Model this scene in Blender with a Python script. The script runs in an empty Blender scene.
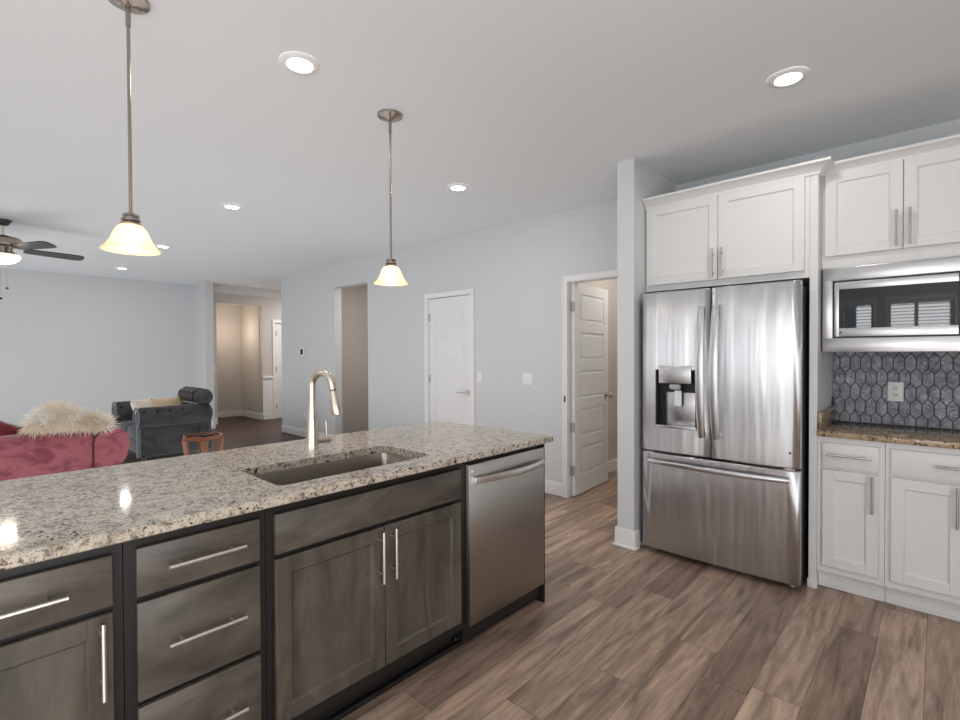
import bpy, bmesh, math, random
from mathutils import Vector, Matrix
random.seed(7)
PI = math.pi
sc = bpy.context.scene
COL = sc.collection

# ------------------------------------------------------------------ camera, world, big lights, exposure
F_PX, YAW, PITCH, ROLL, CAM_H = 491.2, 0.7499, -0.0133, -0.0042, 1.3625
cd = bpy.data.cameras.new('camera'); cam = bpy.data.objects.new('camera', cd); COL.objects.link(cam)
cd.sensor_fit = 'HORIZONTAL'; cd.sensor_width = 36.0; cd.lens = 36.0 * F_PX / 960.0
cd.clip_start = 0.02; cd.clip_end = 100
_f = Vector((math.cos(YAW) * math.cos(PITCH), math.sin(YAW) * math.cos(PITCH), math.sin(PITCH)))
_r = Vector((math.sin(YAW), -math.cos(YAW), 0)); _u = _r.cross(_f)
_r2 = _r * math.cos(ROLL) + _u * math.sin(ROLL); _u2 = _u * math.cos(ROLL) - _r * math.sin(ROLL)
cam.matrix_world = Matrix(((_r2.x, _u2.x, -_f.x, 0), (_r2.y, _u2.y, -_f.y, 0), (_r2.z, _u2.z, -_f.z, CAM_H), (0, 0, 0, 1)))
sc.camera = cam

w = bpy.data.worlds.new('sky'); sc.world = w; w.use_nodes = True
w.node_tree.nodes['Background'].inputs[0].default_value = (0.55, 0.72, 0.85, 1)
w.node_tree.nodes['Background'].inputs[1].default_value = 0.6

def area(name, loc, direction, sx, sy, energy, color=(1, 1, 1), spread=PI):
    l = bpy.data.lights.new(name, 'AREA'); l.shape = 'RECTANGLE'; l.size = sx; l.size_y = sy
    l.energy = energy; l.color = color; l.spread = spread
    o = bpy.data.objects.new(name, l); COL.objects.link(o); o.location = loc
    o.rotation_euler = Vector(direction).to_track_quat('-Z', 'Z').to_euler()
    return o
def point(name, loc, energy, color, r=0.03):
    l = bpy.data.lights.new(name, 'POINT'); l.energy = energy; l.color = color; l.shadow_soft_size = r
    o = bpy.data.objects.new(name, l); COL.objects.link(o); o.location = loc
    return o
DAY = (0.975, 0.985, 1.0)
area('front_fill', (-1.0, -2.12, 1.15), (0, 1, 0.1), 3.4, 2.0, 85, DAY)  # added fill lamp before the solid front wall, lights the island front
area('daylight_blind_windows', (-3.45, 0.4, 1.65), (1, 0, -0.05), 2.6, 1.9, 110, DAY)
for wy, ww, we in ((1.62, .26, 1.9), (2.2, .42, 3.0), (2.95, .16, 1.4)):
    area('fridge_streak_strip', (-2.92, wy, 1.3), (1, 0, 0), ww, 2.0, we, DAY)  # added lamp strips on solid wall, streaking the refrigerator's reflections
area('living_fill', (-2.92, 7.9, 1.45), (1, 0, 0), 2.4, 1.9, 30, DAY)  # added fill lamp; the wall behind it has no window
area('uplight_kitchen', (-1.4, -0.5, 0.04), (0, 0, 1), 2.8, 3.2, 37, DAY)  # added uplight near the floor, brightens the kitchen ceiling
area('uplight_living', (0.4, 6.4, 0.04), (0, 0, 1), 5.6, 7.4, 110, DAY)  # second added uplight, for the living room ceiling and walls
def downward(name, loc, energy, color, size=0.3):  # added unseen lamps without fixtures, to light the side rooms
    l = bpy.data.lights.new(name, 'AREA'); l.shape = 'DISK'; l.size = size; l.energy = energy; l.color = color
    o = bpy.data.objects.new(name, l); COL.objects.link(o); o.location = loc
downward('foyer_fill', (5.3, 9.2, 2.66), 34, (1, 0.95, 0.92))
point('passage_light', (3.95, 10.8, 1.85), 8.5, (1, 0.86, 0.70), 0.2)
downward('hall_fill', (4.75, 5.75, 2.66), 14, (1, 0.93, 0.89))
downward('pantry_fill', (4.9, 2.0, 2.66), 12, (1, 0.95, 0.87))

sc.view_settings.view_transform = 'Standard'; sc.view_settings.look = 'None'
sc.view_settings.gamma = 1.0; sc.view_settings.use_curve_mapping = False
sc.view_settings.exposure = 0.07
sc.display_settings.display_device = 'sRGB'
sc.cycles.max_bounces = 10; sc.cycles.diffuse_bounces = 5; sc.cycles.glossy_bounces = 5; sc.cycles.transmission_bounces = 6
sc.cycles.sample_clamp_indirect = 6.0; sc.cycles.caustics_reflective = False; sc.cycles.caustics_refractive = False
sc.cycles.use_denoising = True

# ------------------------------------------------------------------ materials
def srgb(r, g, b):
    f = lambda c: c / 12.92 if c <= 0.04045 else ((c + 0.055) / 1.055) ** 2.4
    return (f(r / 255), f(g / 255), f(b / 255), 1)
class Mat:
    def __init__(s, name, color=(0.5, 0.5, 0.5, 1), rough=0.5, metal=0.0, **kw):
        s.m = bpy.data.materials.new(name); s.m.use_nodes = True; s.nt = s.m.node_tree
        s.b = s.nt.nodes['Principled BSDF']
        s.b.inputs['Base Color'].default_value = color; s.b.inputs['Roughness'].default_value = rough
        s.b.inputs['Metallic'].default_value = metal
        for k, v in kw.items(): s.b.inputs[k.replace('_', ' ')].default_value = v
    def n(s, t, **kw):
        n = s.nt.nodes.new('ShaderNode' + t)
        for k, v in kw.items(): setattr(n, k, v)
        return n
    def l(s, a, b): s.nt.links.new(a, b)
    def coord(s, scale=(1, 1, 1), rot=(0, 0, 0)):
        g = s.n('NewGeometry'); mp = s.n('Mapping'); mp.inputs['Scale'].default_value = scale; mp.inputs['Rotation'].default_value = rot
        s.l(g.outputs['Position'], mp.inputs['Vector']); return mp.outputs['Vector']
    def noise(s, vec, scale, detail=4, rough=0.55, dist=0.0):
        n = s.n('TexNoise'); n.inputs['Scale'].default_value = scale; n.inputs['Detail'].default_value = detail
        n.inputs['Roughness'].default_value = rough; n.inputs['Distortion'].default_value = dist
        if vec is not None: s.l(vec, n.inputs['Vector'])
        return n
    def ramp(s, fac, stops, interp='LINEAR'):
        r = s.n('ValToRGB'); r.color_ramp.interpolation = interp; e = r.color_ramp.elements
        while len(e) < len(stops): e.new(0.5)
        for i, (p, c) in enumerate(stops): e[i].position = p; e[i].color = c
        s.l(fac, r.inputs[0]); return r.outputs[0]
    def math(s, op, a, b=None, c=None):
        m = s.n('Math', operation=op)
        for i, v in enumerate((a, b, c)):
            if v is None: continue
            if isinstance(v, (int, float)): m.inputs[i].default_value = v
            else: s.l(v, m.inputs[i])
        return m.outputs[0]
    def mix(s, fac, a, b, mode='MIX'):
        m = s.n('MixRGB', blend_type=mode)
        for i, v in zip((0, 1, 2), (fac, a, b)):
            if isinstance(v, (int, float)): m.inputs[i].default_value = v
            elif isinstance(v, tuple): m.inputs[i].default_value = v
            else: s.l(v, m.inputs[i])
        return m.outputs[0]
    def bump(s, height, strength, dist=0.01):
        b = s.n('Bump'); b.inputs['Strength'].default_value = strength; b.inputs['Distance'].default_value = dist
        s.l(height, b.inputs['Height']); s.l(b.outputs[0], s.b.inputs['Normal'])
    def color(s, out): s.l(out, s.b.inputs['Base Color'])

def paint(name, c, rough=0.6):
    m = Mat(name, c, rough); m.b.inputs['Specular IOR Level'].default_value = 0.25
    n = m.noise(m.coord((1, 1, 1)), 180, 2); m.bump(n.outputs[0], 0.04, 0.002)
    return m.m
M_WALL = paint('wall_paint', (0.645, 0.66, 0.67, 1), 0.75)
M_WALLTAN = paint('warm_wall_paint', (0.60, 0.56, 0.52, 1), 0.75)
M_CEIL = paint('ceiling_paint', (0.775, 0.80, 0.815, 1), 0.9)
M_TRIM = paint('trim_paint', (0.82, 0.82, 0.82, 1), 0.4)
M_CAB = paint('white_cabinet_paint', (0.745, 0.745, 0.735, 1), 0.35)
M_DOOR = paint('door_paint', (0.80, 0.80, 0.80, 1), 0.42)

def floor_mat(name, cols, rough, w=0.172, L=1.22, off=0.545):
    m = Mat(name, rough=rough); g = m.n('NewGeometry'); sx = m.n('SeparateXYZ'); m.l(g.outputs['Position'], sx.inputs[0])
    yy = m.math('DIVIDE', m.math('SUBTRACT', sx.outputs[1], off), w); row = m.math('FLOOR', yy); fy = m.math('FRACT', yy)
    wn = m.n('TexWhiteNoise', noise_dimensions='1D'); m.l(row, wn.inputs['W'])
    xx = m.math('ADD', m.math('DIVIDE', sx.outputs[0], L), m.math('MULTIPLY', wn.outputs['Value'], 7.3)); colm = m.math('FLOOR', xx); fx = m.math('FRACT', xx)
    cb = m.n('CombineXYZ'); m.l(row, cb.inputs[0]); m.l(colm, cb.inputs[1])
    w2 = m.n('TexWhiteNoise', noise_dimensions='2D'); m.l(cb.outputs[0], w2.inputs['Vector'])
    base = m.ramp(w2.outputs['Value'], [(0.0, cols[0]), (0.35, cols[1]), (0.7, cols[2]), (1.0, cols[3])])
    # grain, shifted for every plank
    cg = m.n('CombineXYZ'); m.l(m.math('ADD', m.math('MULTIPLY', sx.outputs[0], 1.6), m.math('MULTIPLY', w2.outputs['Value'], 31.0)), cg.inputs[0])
    m.l(m.math('MULTIPLY', sx.outputs[1], 15.0), cg.inputs[1]); m.l(w2.outputs['Value'], cg.inputs[2])
    n1 = m.noise(cg.outputs[0], 1.2, 7, 0.62, 0.9)
    n2 = m.noise(cg.outputs[0], 5.0, 6, 0.7, 0.3)
    grain = m.ramp(n1.outputs[0], [(0.30, (0.40, 0.38, 0.37, 1)), (0.44, (0.80, 0.79, 0.78, 1)), (0.55, (1.08, 1.08, 1.08, 1)), (0.72, (1.55, 1.52, 1.48, 1))])
    c = m.mix(1.0, base, grain, 'MULTIPLY')
    fine = m.ramp(n2.outputs[0], [(0.3, (0.78, 0.77, 0.76, 1)), (0.7, (1.18, 1.18, 1.18, 1))]); c = m.mix(0.8, c, fine, 'MULTIPLY')
    gap = m.math('MAXIMUM', m.math('LESS_THAN', fy, 0.014), m.math('LESS_THAN', fx, 0.0022))
    c = m.mix(m.math('MULTIPLY', gap, 0.75), c, (0.03, 0.022, 0.018, 1)); m.color(c)
    m.bump(m.math('SUBTRACT', n2.outputs[0], m.math('MULTIPLY', gap, 2.0)), 0.12, 0.003)
    return m.m
M_FLOOR = floor_mat('plank_floor', [srgb(140, 116, 101), srgb(160, 136, 119), srgb(175, 150, 132), srgb(196, 170, 150)], 0.42)
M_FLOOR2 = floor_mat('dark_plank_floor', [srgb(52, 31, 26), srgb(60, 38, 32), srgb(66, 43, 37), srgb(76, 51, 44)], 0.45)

def granite(name, light, mid, dark, rough=0.09, dens=0.0):
    m = Mat(name, rough=rough); m.b.inputs['Specular IOR Level'].default_value = 0.5
    v = m.coord()
    n1 = m.noise(v, 26, 6, 0.65, 0.5); n2 = m.noise(v, 85, 5, 0.6, 0.4); n3 = m.noise(v, 9, 3, 0.5)
    vo = m.n('TexVoronoi'); vo.inputs['Scale'].default_value = 120; m.l(v, vo.inputs['Vector'])
    c = m.ramp(n1.outputs[0], [(0.34, mid), (0.50, light), (0.62, light), (0.72, mid)])
    c = m.mix(m.ramp(n2.outputs[0], [(0.55, (0, 0, 0, 1)), (0.66, (0.75, 0.75, 0.75, 1))]), c, (mid[0] * .45, mid[1] * .43, mid[2] * .42, 1))
    spk = m.math('MULTIPLY', m.ramp(n2.outputs[0], [(0.32 + dens, (1, 1, 1, 1)), (0.385 + dens, (0, 0, 0, 1))]), m.ramp(n3.outputs[0], [(0.3, (0.25, 0.25, 0.25, 1)), (0.55, (1, 1, 1, 1))]))
    c = m.mix(spk, c, dark)
    c = m.mix(m.ramp(m.noise(v, 60, 2).outputs[0], [(0.6, (0, 0, 0, 1)), (0.72, (0.6, 0.6, 0.6, 1))]), c, srgb(168, 140, 110))
    m.color(c); return m.m
M_GRAN = granite('speckled_granite', srgb(200, 189, 173), srgb(134, 121, 108), srgb(24, 20, 19), 0.07, 0.08)
M_GRAN2 = granite('granite_reflection_tint', srgb(182, 160, 130), srgb(114, 90, 66), srgb(24, 20, 18), 0.06, 0.09)  # same granite with brown reflections put into its colour

def stained(name, a, b, vertical=False):
    m = Mat(name, rough=0.38); v = m.coord((3, 3, 1.0) if vertical else (1.0, 1.0, 2.6))
    n = m.noise(v, 3.2, 5, 0.6, 0.6); f = m.noise(m.coord((60, 60, 3) if vertical else (3, 3, 60)), 3, 4, 0.6)
    c = m.ramp(n.outputs[0], [(0.3, a), (0.72, b)]); c = m.mix(0.35, c, m.ramp(f.outputs[0], [(0.3, (0.7, 0.7, 0.7, 1)), (0.7, (1.2, 1.2, 1.2, 1))]), 'MULTIPLY')
    m.color(c); m.bump(f.outputs[0], 0.05, 0.002); return m.m
M_WOOD = stained('stained_maple', srgb(52, 48, 43), srgb(106, 98, 88))
M_WOODV = stained('stained_maple_upright', srgb(58, 54, 48), srgb(101, 93, 83), True)
M_FRAME = Mat('dark_face_frame', srgb(24, 22, 21), 0.45).m
def steel(name, c, rough, wavy, rot=0.0, aniso=0.75):
    m = Mat(name, c, rough, 1.0)
    t = m.n('Tangent', direction_type='RADIAL', axis='Z'); m.l(t.outputs[0], m.b.inputs['Tangent'])
    m.b.inputs['Anisotropic'].default_value = aniso; m.b.inputs['Anisotropic Rotation'].default_value = rot
    if wavy:
        n = m.noise(m.coord((1, 5.5, 0.42)), 1.7, 2, 0.5); m.bump(n.outputs[0], wavy, 0.06)
    return m.m
M_STEEL = steel('brushed_stainless', (0.56, 0.56, 0.565, 1), 0.33, 0.34, 0.0, 1.0)
M_STEELDW = steel('brushed_stainless_warm', (0.43, 0.41, 0.385, 1), 0.36, 0.0, 0.0, 0.9)
M_STEELBAR = Mat('polished_stainless', (0.60, 0.60, 0.61, 1), 0.3, 1.0).m
M_SINK = Mat('sink_steel', (0.40, 0.365, 0.335, 1), 0.3, 1.0).m
M_NICKEL = Mat('brushed_nickel', (0.70, 0.66, 0.60, 1), 0.27, 1.0).m
M_BRONZE = Mat('antique_nickel', (0.36, 0.31, 0.27, 1), 0.24, 1.0).m
M_PULL = Mat('satin_pull_metal', (0.80, 0.78, 0.75, 1), 0.28, 1.0).m
M_PULLDK = Mat('bronze_nickel_pull', (0.50, 0.46, 0.43, 1), 0.35, 1.0).m
M_FAUCET = Mat('champagne_nickel', (0.64, 0.57, 0.48, 1), 0.3, 1.0).m
M_BLACK = Mat('black_plastic', (0.012, 0.012, 0.013, 1), 0.35).m
M_DKGREY = Mat('dark_grey_plastic', (0.05, 0.05, 0.055, 1), 0.35).m
M_GASKET = Mat('black_rubber', (0.01, 0.01, 0.01, 1), 0.7).m
M_GLASSBLK = Mat('black_glass', (0.006, 0.008, 0.01, 1), 0.02, 0.0, Specular_IOR_Level=0.9).m
M_PLATE = Mat('white_plastic', (0.82, 0.82, 0.82, 1), 0.35).m
M_GREYPL = Mat('grey_plastic', (0.42, 0.42, 0.43, 1), 0.35).m
M_BLADE = stained('espresso_blade', srgb(30, 28, 28), srgb(46, 42, 41))
def emit(name, c, s):
    m = Mat(name, (0.9, 0.9, 0.9, 1), 0.5); m.b.inputs['Emission Color'].default_value = c; m.b.inputs['Emission Strength'].default_value = s; return m.m
M_LED = emit('led_diffuser', (1, 0.98, 0.94, 1), 14)
M_BULB = emit('warm_bulb', (1, 0.88, 0.72, 1), 12)
M_FANBOWL = emit('lit_bowl_glass', (1, 0.84, 0.64, 1), 0.8)
def frosted():
    m = Mat('frosted_amber_glass', srgb(244, 226, 200), 0.35); m.b.inputs['Transmission Weight'].default_value = 0.0
    tr = m.n('BsdfTranslucent'); tr.inputs[0].default_value = srgb(253, 226, 192)
    tp = m.n('BsdfTransparent'); mx = m.n('MixShader'); mx.inputs[0].default_value = 0.55
    m.l(m.b.outputs[0], mx.inputs[1]); m.l(tr.outputs[0], mx.inputs[2])
    m2 = m.n('MixShader'); m2.inputs[0].default_value = 0.25; m.l(mx.outputs[0], m2.inputs[1]); m.l(tp.outputs[0], m2.inputs[2])
    m.l(m2.outputs[0], m.nt.nodes['Material Output'].inputs[0]); return m.m
M_SHADE = frosted()
def tile_mat():
    m = Mat('glazed_blue_grey_tile', srgb(112, 119, 130), 0.08)
    v = m.coord(); n = m.noise(v, 28, 3, 0.55, 1.2); n2 = m.noise(v, 14, 3)
    m.color(m.ramp(n2.outputs[0], [(0.3, srgb(152, 158, 168)), (0.7, srgb(200, 205, 214))])); m.bump(n.outputs[0], 1.0, 0.05); m.b.inputs['Specular IOR Level'].default_value = 0.9; return m.m
M_TILE = tile_mat()
M_GROUT = Mat('grey_grout', srgb(76, 78, 83), 0.7).m
def velvet(name, a, b, sc_=7):
    m = Mat(name, a, 0.85); m.b.inputs['Sheen Weight'].default_value = 0.6; m.b.inputs['Sheen Roughness'].default_value = 0.4
    n = m.noise(m.coord((1, 1, 1.4)), sc_, 4, 0.6, 0.8); m.color(m.ramp(n.outputs[0], [(0.36, b), (0.52, a)])); return m.m
M_RED = velvet('rose_velvet', srgb(166, 94, 104), srgb(128, 64, 78))
M_REDDK = Mat('dark_red_welt', srgb(88, 26, 32), 0.8).m
M_REDPIL = velvet('crimson_velvet', srgb(128, 40, 48), srgb(88, 24, 32), 14)
M_GREYV = velvet('charcoal_velvet', srgb(63, 63, 66), srgb(47, 47, 50), 5)
M_GREYV.node_tree.nodes['Principled BSDF'].inputs['Sheen Weight'].default_value = 0.2
M_GREYPIPE = Mat('slate_piping', srgb(110, 116, 128), 0.7).m
M_NAIL = Mat('nailhead_metal', (0.75, 0.75, 0.75, 1), 0.25, 1.0).m
M_BUTTON = Mat('dark_button', srgb(18, 17, 18), 0.7).m
M_IVORY = Mat('ivory_cloth', srgb(228, 220, 210), 0.9).m
M_BEIGE = Mat('beige_cloth', srgb(214, 190, 160), 0.9).m
def fur():
    m = Mat('cream_fur', srgb(232, 216, 188), 0.8); n = m.noise(m.coord(), 9, 3)
    m.color(m.ramp(n.outputs[0], [(0.35, srgb(244, 230, 208)), (0.6, srgb(254, 250, 242))])); return m.m
M_FUR = fur()
M_TABLE = stained('reddish_table_wood', srgb(120, 72, 48), srgb(158, 104, 72))
M_PANE = None
def pane():
    m = Mat('window_pane', (1, 1, 1, 1), 0.02); tp = m.n('BsdfTransparent'); mx = m.n('MixShader'); fr = m.n('Fresnel')
    m.l(fr.outputs[0], mx.inputs[0]); m.l(tp.outputs[0], mx.inputs[1]); gl = m.n('BsdfGlossy'); gl.inputs['Roughness'].default_value = 0.02
    m.l(gl.outputs[0], mx.inputs[2]); m.l(mx.outputs[0], m.nt.nodes['Material Output'].inputs[0]); return m.m
M_PANE = pane()

# ------------------------------------------------------------------ mesh helpers
class MB:
    def __init__(s): s.bm = bmesh.new(); s.mats = []
    def _merge(s, t):
        me = bpy.data.meshes.new('tmp'); t.to_mesh(me); t.free(); s.bm.from_mesh(me); bpy.data.meshes.remove(me)
    def box(s, x0, x1, y0, y1, z0, z1, bev=0.0, seg=2):
        x0, x1 = min(x0, x1), max(x0, x1); y0, y1 = min(y0, y1), max(y0, y1); z0, z1 = min(z0, z1), max(z0, z1)
        t = bmesh.new(); bmesh.ops.create_cube(t, size=1.0)
        for v in t.verts: v.co = Vector((x0 if v.co.x < 0 else x1, y0 if v.co.y < 0 else y1, z0 if v.co.z < 0 else z1))
        if bev > 0: bmesh.ops.bevel(t, geom=list(t.edges), offset=min(bev, 0.49 * min(x1 - x0, y1 - y0, z1 - z0)), segments=seg, affect='EDGES', profile=0.5)
        s._merge(t); return s
    def cyl(s, a, b, r, seg=16, r2=None):
        return s.tube([a, b], [r, r if r2 is None else r2], seg)
    def tube(s, pts, r, seg=12, caps=True):
        pts = [Vector(p) for p in pts]; n = len(pts); rs = r if isinstance(r, (list, tuple)) else [r] * n
        bm = s.bm; rings = []; up = None
        for i, p in enumerate(pts):
            d = (pts[min(i + 1, n - 1)] - pts[max(i - 1, 0)]).normalized()
            if up is None: up = Vector((0, 0, 1)) if abs(d.z) < 0.9 else Vector((1, 0, 0))
            x = d.cross(up); x.normalize(); y = x.cross(d).normalized(); up = y
            rings.append([bm.verts.new(p + (x * math.cos(2 * PI * k / seg) + y * math.sin(2 * PI * k / seg)) * rs[i]) for k in range(seg)])
        for a, b in zip(rings, rings[1:]):
            for k in range(seg): bm.faces.new((a[k], a[(k + 1) % seg], b[(k + 1) % seg], b[k]))
        if caps: bm.faces.new(rings[0][::-1]); bm.faces.new(rings[-1])
        return s
    def lathe(s, c, prof, seg=32, cap0=False, cap1=False):
        bm = s.bm; c = Vector(c); rings = []
        for r, z in prof:
            if r < 1e-5: rings.append([bm.verts.new(c + Vector((0, 0, z)))])
            else: rings.append([bm.verts.new(c + Vector((r * math.cos(2 * PI * k / seg), r * math.sin(2 * PI * k / seg), z))) for k in range(seg)])
        for a, b in zip(rings, rings[1:]):
            for k in range(seg):
                k2 = (k + 1) % seg
                if len(a) == 1 and len(b) == 1: continue
                if len(a) == 1: bm.faces.new((a[0], b[k2], b[k]))
                elif len(b) == 1: bm.faces.new((a[k], a[k2], b[0]))
                else: bm.faces.new((a[k], a[k2], b[k2], b[k]))
        return s
    def prism(s, poly, axis, a0, a1):
        """poly in the two other axes (cyclic order after axis: x->yz, y->xz, z->xy)"""
        def P(p, a): return {'x': (a, p[0], p[1]), 'y': (p[0], a, p[1]), 'z': (p[0], p[1], a)}[axis]
        bm = s.bm; A = [bm.verts.new(P(p, a0)) for p in poly]; B = [bm.verts.new(P(p, a1)) for p in poly]; n = len(poly)
        for i in range(n): bm.faces.new((A[i], A[(i + 1) % n], B[(i + 1) % n], B[i]))
        bm.faces.new(A[::-1]); bm.faces.new(B); return s
    def grid(s, fn, nu, nv, cu=False, cv=False):
        bm = s.bm; V = [[bm.verts.new(fn(i / nu, j / nv)) for j in range(nv if cv else nv + 1)] for i in range(nu if cu else nu + 1)]
        for i in range(nu):
            for j in range(nv):
                a = V[i][j]; b = V[(i + 1) % len(V)][j]; c = V[(i + 1) % len(V)][(j + 1) % len(V[0])]; d = V[i][(j + 1) % len(V[0])]
                bm.faces.new((a, b, c, d))
        return s
    def ball(s, c, rx, ry=None, rz=None, su=16, sv=10):
        ry = rx if ry is None else ry; rz = rx if rz is None else rz; c = Vector(c)
        prof = [(math.sin(PI * i / sv), -math.cos(PI * i / sv)) for i in range(sv + 1)]
        t = MB(); t.lathe((0, 0, 0), prof, su)
        for v in t.bm.verts: v.co = c + Vector((v.co.x * rx, v.co.y * ry, v.co.z * rz))
        s._merge(t.bm); return s
    def xf(s, m):
        bmesh.ops.transform(s.bm, matrix=m, verts=s.bm.verts); return s
    def build(s, name, mat, parent=None, smooth=True, loc=None, ang=38, label=None, weld=False):
        if weld: bmesh.ops.remove_doubles(s.bm, verts=s.bm.verts, dist=1e-6)
        bmesh.ops.recalc_face_normals(s.bm, faces=s.bm.faces)
        me = bpy.data.meshes.new(name); s.bm.to_mesh(me); s.bm.free()
        for m in (mat if isinstance(mat, (list, tuple)) else [mat]): me.materials.append(m)
        if smooth:
            for p in me.polygons: p.use_smooth = True
            me.set_sharp_from_angle(angle=math.radians(ang))
        o = bpy.data.objects.new(name, me); COL.objects.link(o)
        if parent is not None:
            base = ORIG[parent.name]; me.transform(Matrix.Translation(-base)); o.parent = parent; ORIG[o.name] = base
        else:
            base = Vector(loc) if loc is not None else Vector((0, 0, 0)); me.transform(Matrix.Translation(-base)); o.location = base; ORIG[o.name] = base
        if label: o['label'] = label
        return o
ORIG = {}
def tag(o, label, cat, group=None, kind=None):
    o['label'] = label; o['category'] = cat
    if group: o['group'] = group
    if kind: o['kind'] = kind
    return o
def thing(name, loc, label, cat, group=None, kind=None):
    o = bpy.data.objects.new(name, None); COL.objects.link(o); o.location = loc; o.empty_display_size = 0.1
    ORIG[o.name] = Vector(loc); return tag(o, label, cat, group, kind)
def struct(mb, name, mat, label, cat, smooth=False):
    return tag(mb.build(name, mat, None, smooth), label, cat, None, 'structure')
def copy_tree(o, delta, parent=None):
    c = o.copy(); COL.objects.link(c)
    if parent is None: c.location = o.location + Vector(delta)
    else: c.parent = parent
    for ch in [x for x in bpy.data.objects if x.parent == o]: copy_tree(ch, delta, c)
    return c

# ------------------------------------------------------------------ dimensions
XB = 3.94          # face of the long back wall
ZC = 2.693         # ceiling
XR, YF = -3.0, -2.2

# ------------------------------------------------------------------ room shell
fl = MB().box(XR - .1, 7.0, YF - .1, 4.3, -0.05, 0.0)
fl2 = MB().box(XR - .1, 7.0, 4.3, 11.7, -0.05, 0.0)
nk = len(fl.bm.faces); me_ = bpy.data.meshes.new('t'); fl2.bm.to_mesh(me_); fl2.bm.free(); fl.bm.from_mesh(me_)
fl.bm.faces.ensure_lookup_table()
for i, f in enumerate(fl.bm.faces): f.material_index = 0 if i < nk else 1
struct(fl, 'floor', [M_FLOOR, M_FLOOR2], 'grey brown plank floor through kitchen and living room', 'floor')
struct(MB().box(XR - .1, 7.0, YF - .1, 11.7, ZC, ZC + .1), 'ceiling', M_CEIL, 'flat pale grey ceiling with recessed lights', 'ceiling')
def wall(name, boxes, mat, label):
    m = MB()
    for b in boxes: m.box(*b)
    return struct(m, name, mat, label, 'wall')
X2 = XB + .12
wall('wall_back', [(XB, X2, YF, 1.78, 0, ZC), (XB, X2, 1.78, 2.54, 2.03, ZC), (XB, X2, 2.54, 3.80, 0, ZC), (XB, X2, 3.80, 4.525, 2.03, ZC),
                   (XB, X2, 4.525, 5.80, 0, ZC), (XB, X2, 5.80, 6.67, 2.365, ZC), (XB, X2, 6.67, 8.43, 0, ZC)], M_WALL, 'long pale grey wall with two doors and an open passage')
wall('wall_stub', [(3.20, XB, 1.53, 1.654, 0, ZC)], M_WALL, 'short white wall end beside the refrigerator')
wall('wall_living', [(XR, 3.13, 10.42, 10.54, 0, ZC)], M_WALL, 'wide pale grey wall behind the sofas')
wall('wall_entry', [(3.13, 3.262, 9.70, 10.54, 0, ZC)], M_WALL, 'short wall end between living room and foyer')
wall('wall_foyer', [(3.262, 3.508, 10.27, 10.39, 0, ZC), (3.508, 4.388, 10.27, 10.39, 2.37, ZC), (4.388, 4.665, 10.27, 10.39, 0, ZC), (4.665, 5.42, 10.27, 10.39, 2.03, ZC), (5.42, 6.6, 10.27, 10.39, 0, ZC)],
     M_WALLTAN, 'taupe foyer wall with an opening and a white door')
wall('wall_passage', [(3.0, 4.6, 11.36, 11.48, 0, ZC), (4.375, 4.5, 10.39, 11.36, 0, ZC), (3.38, 3.50, 10.39, 11.36, 0, ZC)], M_WALLTAN, 'warm tan passage walls beyond the foyer opening')
wall('wall_foyer_side', [(6.6, 6.72, 7.6, 10.5, 0, ZC), (X2, 6.6, 7.5, 7.6, 0, ZC)], M_WALLTAN, 'foyer side walls past the long wall')
wall('wall_hall', [(5.1, 5.22, 5.1, 7.5, 0, ZC), (X2, 5.1, 5.1, 5.2, 0, ZC), (X2, 5.1, 7.38, 7.5, 0, ZC)], M_WALLTAN, 'taupe hall wall seen through the open passage')
wall('wall_pantry', [(X2, 6.0, 2.735, 2.85, 0, ZC), (6.0, 6.12, 1.0, 2.85, 0, ZC), (X2, 6.0, 1.0, 1.1, 0, ZC)], M_WALLTAN, 'greige walls of the room behind the open door')
def rear(name, y0, y1, holes, z0, z1):
    b = []; y = y0
    for (a, c) in holes:
        b += [(XR - .12, XR, y, a, 0, ZC), (XR - .12, XR, a, c, z1, ZC)] + ([(XR - .12, XR, a, c, 0, z0)] if a < 3 else []); y = c
    b.append((XR - .12, XR, y, y1, 0, ZC)); return b
HOLES = [(-.55, .62), (.95, 1.55), (3.2, 4.3)]  # last gap is added, to put a dark band in the refrigerator's reflections
wall('wall_rear', rear('r', YF, 10.54, HOLES, .75, 2.15), M_WALL, 'wall opposite the refrigerator with windows')
wall('wall_front', [(XR, 4.0, YF - .12, YF, 0, ZC)], M_WALL, 'wall facing the island front')

def baseboard(name, boxes, label, h=.13):
    m = MB()
    for (x0, x1, y0, y1) in boxes: m.box(x0, x1, y0, y1, 0, h - .02, .003, 1); m.box(x0 + (.004 if x1 - x0 < .03 else 0), x1, y0, y1, h - .022, h, .004, 1)
    return struct(m, name, M_TRIM, label, 'baseboard', True)
T = .015
baseboard('baseboard_back', [(XB - T, XB, 2.60, 3.74), (XB - T, XB, 4.585, 5.80), (XB - T, XB, 6.67, 8.43)], 'white baseboard along the long grey wall')
m = MB()
for (x0, x1, y0, y1) in [(3.20 - T, 3.20, 1.53 - T, 1.654 + T), (3.20, 3.26, 1.53 - T, 1.53), (3.20, XB - .08, 1.654, 1.654 + T)]:
    m.box(x0, x1, y0, y1, 0, .11, .002, 1); m.box(x0 + (.004 if x1 - x0 < .03 else 0), x1, y0, y1, .108, .13, .004, 1)
for q in [(3.20 - T - .012, 3.20 - T, 1.53 - T - .012, 1.654 + T + .012), (3.20 - T, 3.24, 1.53 - T - .012, 1.53 - T)]: m.box(*q, 0, .02, .005, 1)
struct(m, 'baseboard_stub', M_TRIM, 'white baseboard wrapping the wall end by the refrigerator', 'baseboard', True)
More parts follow.
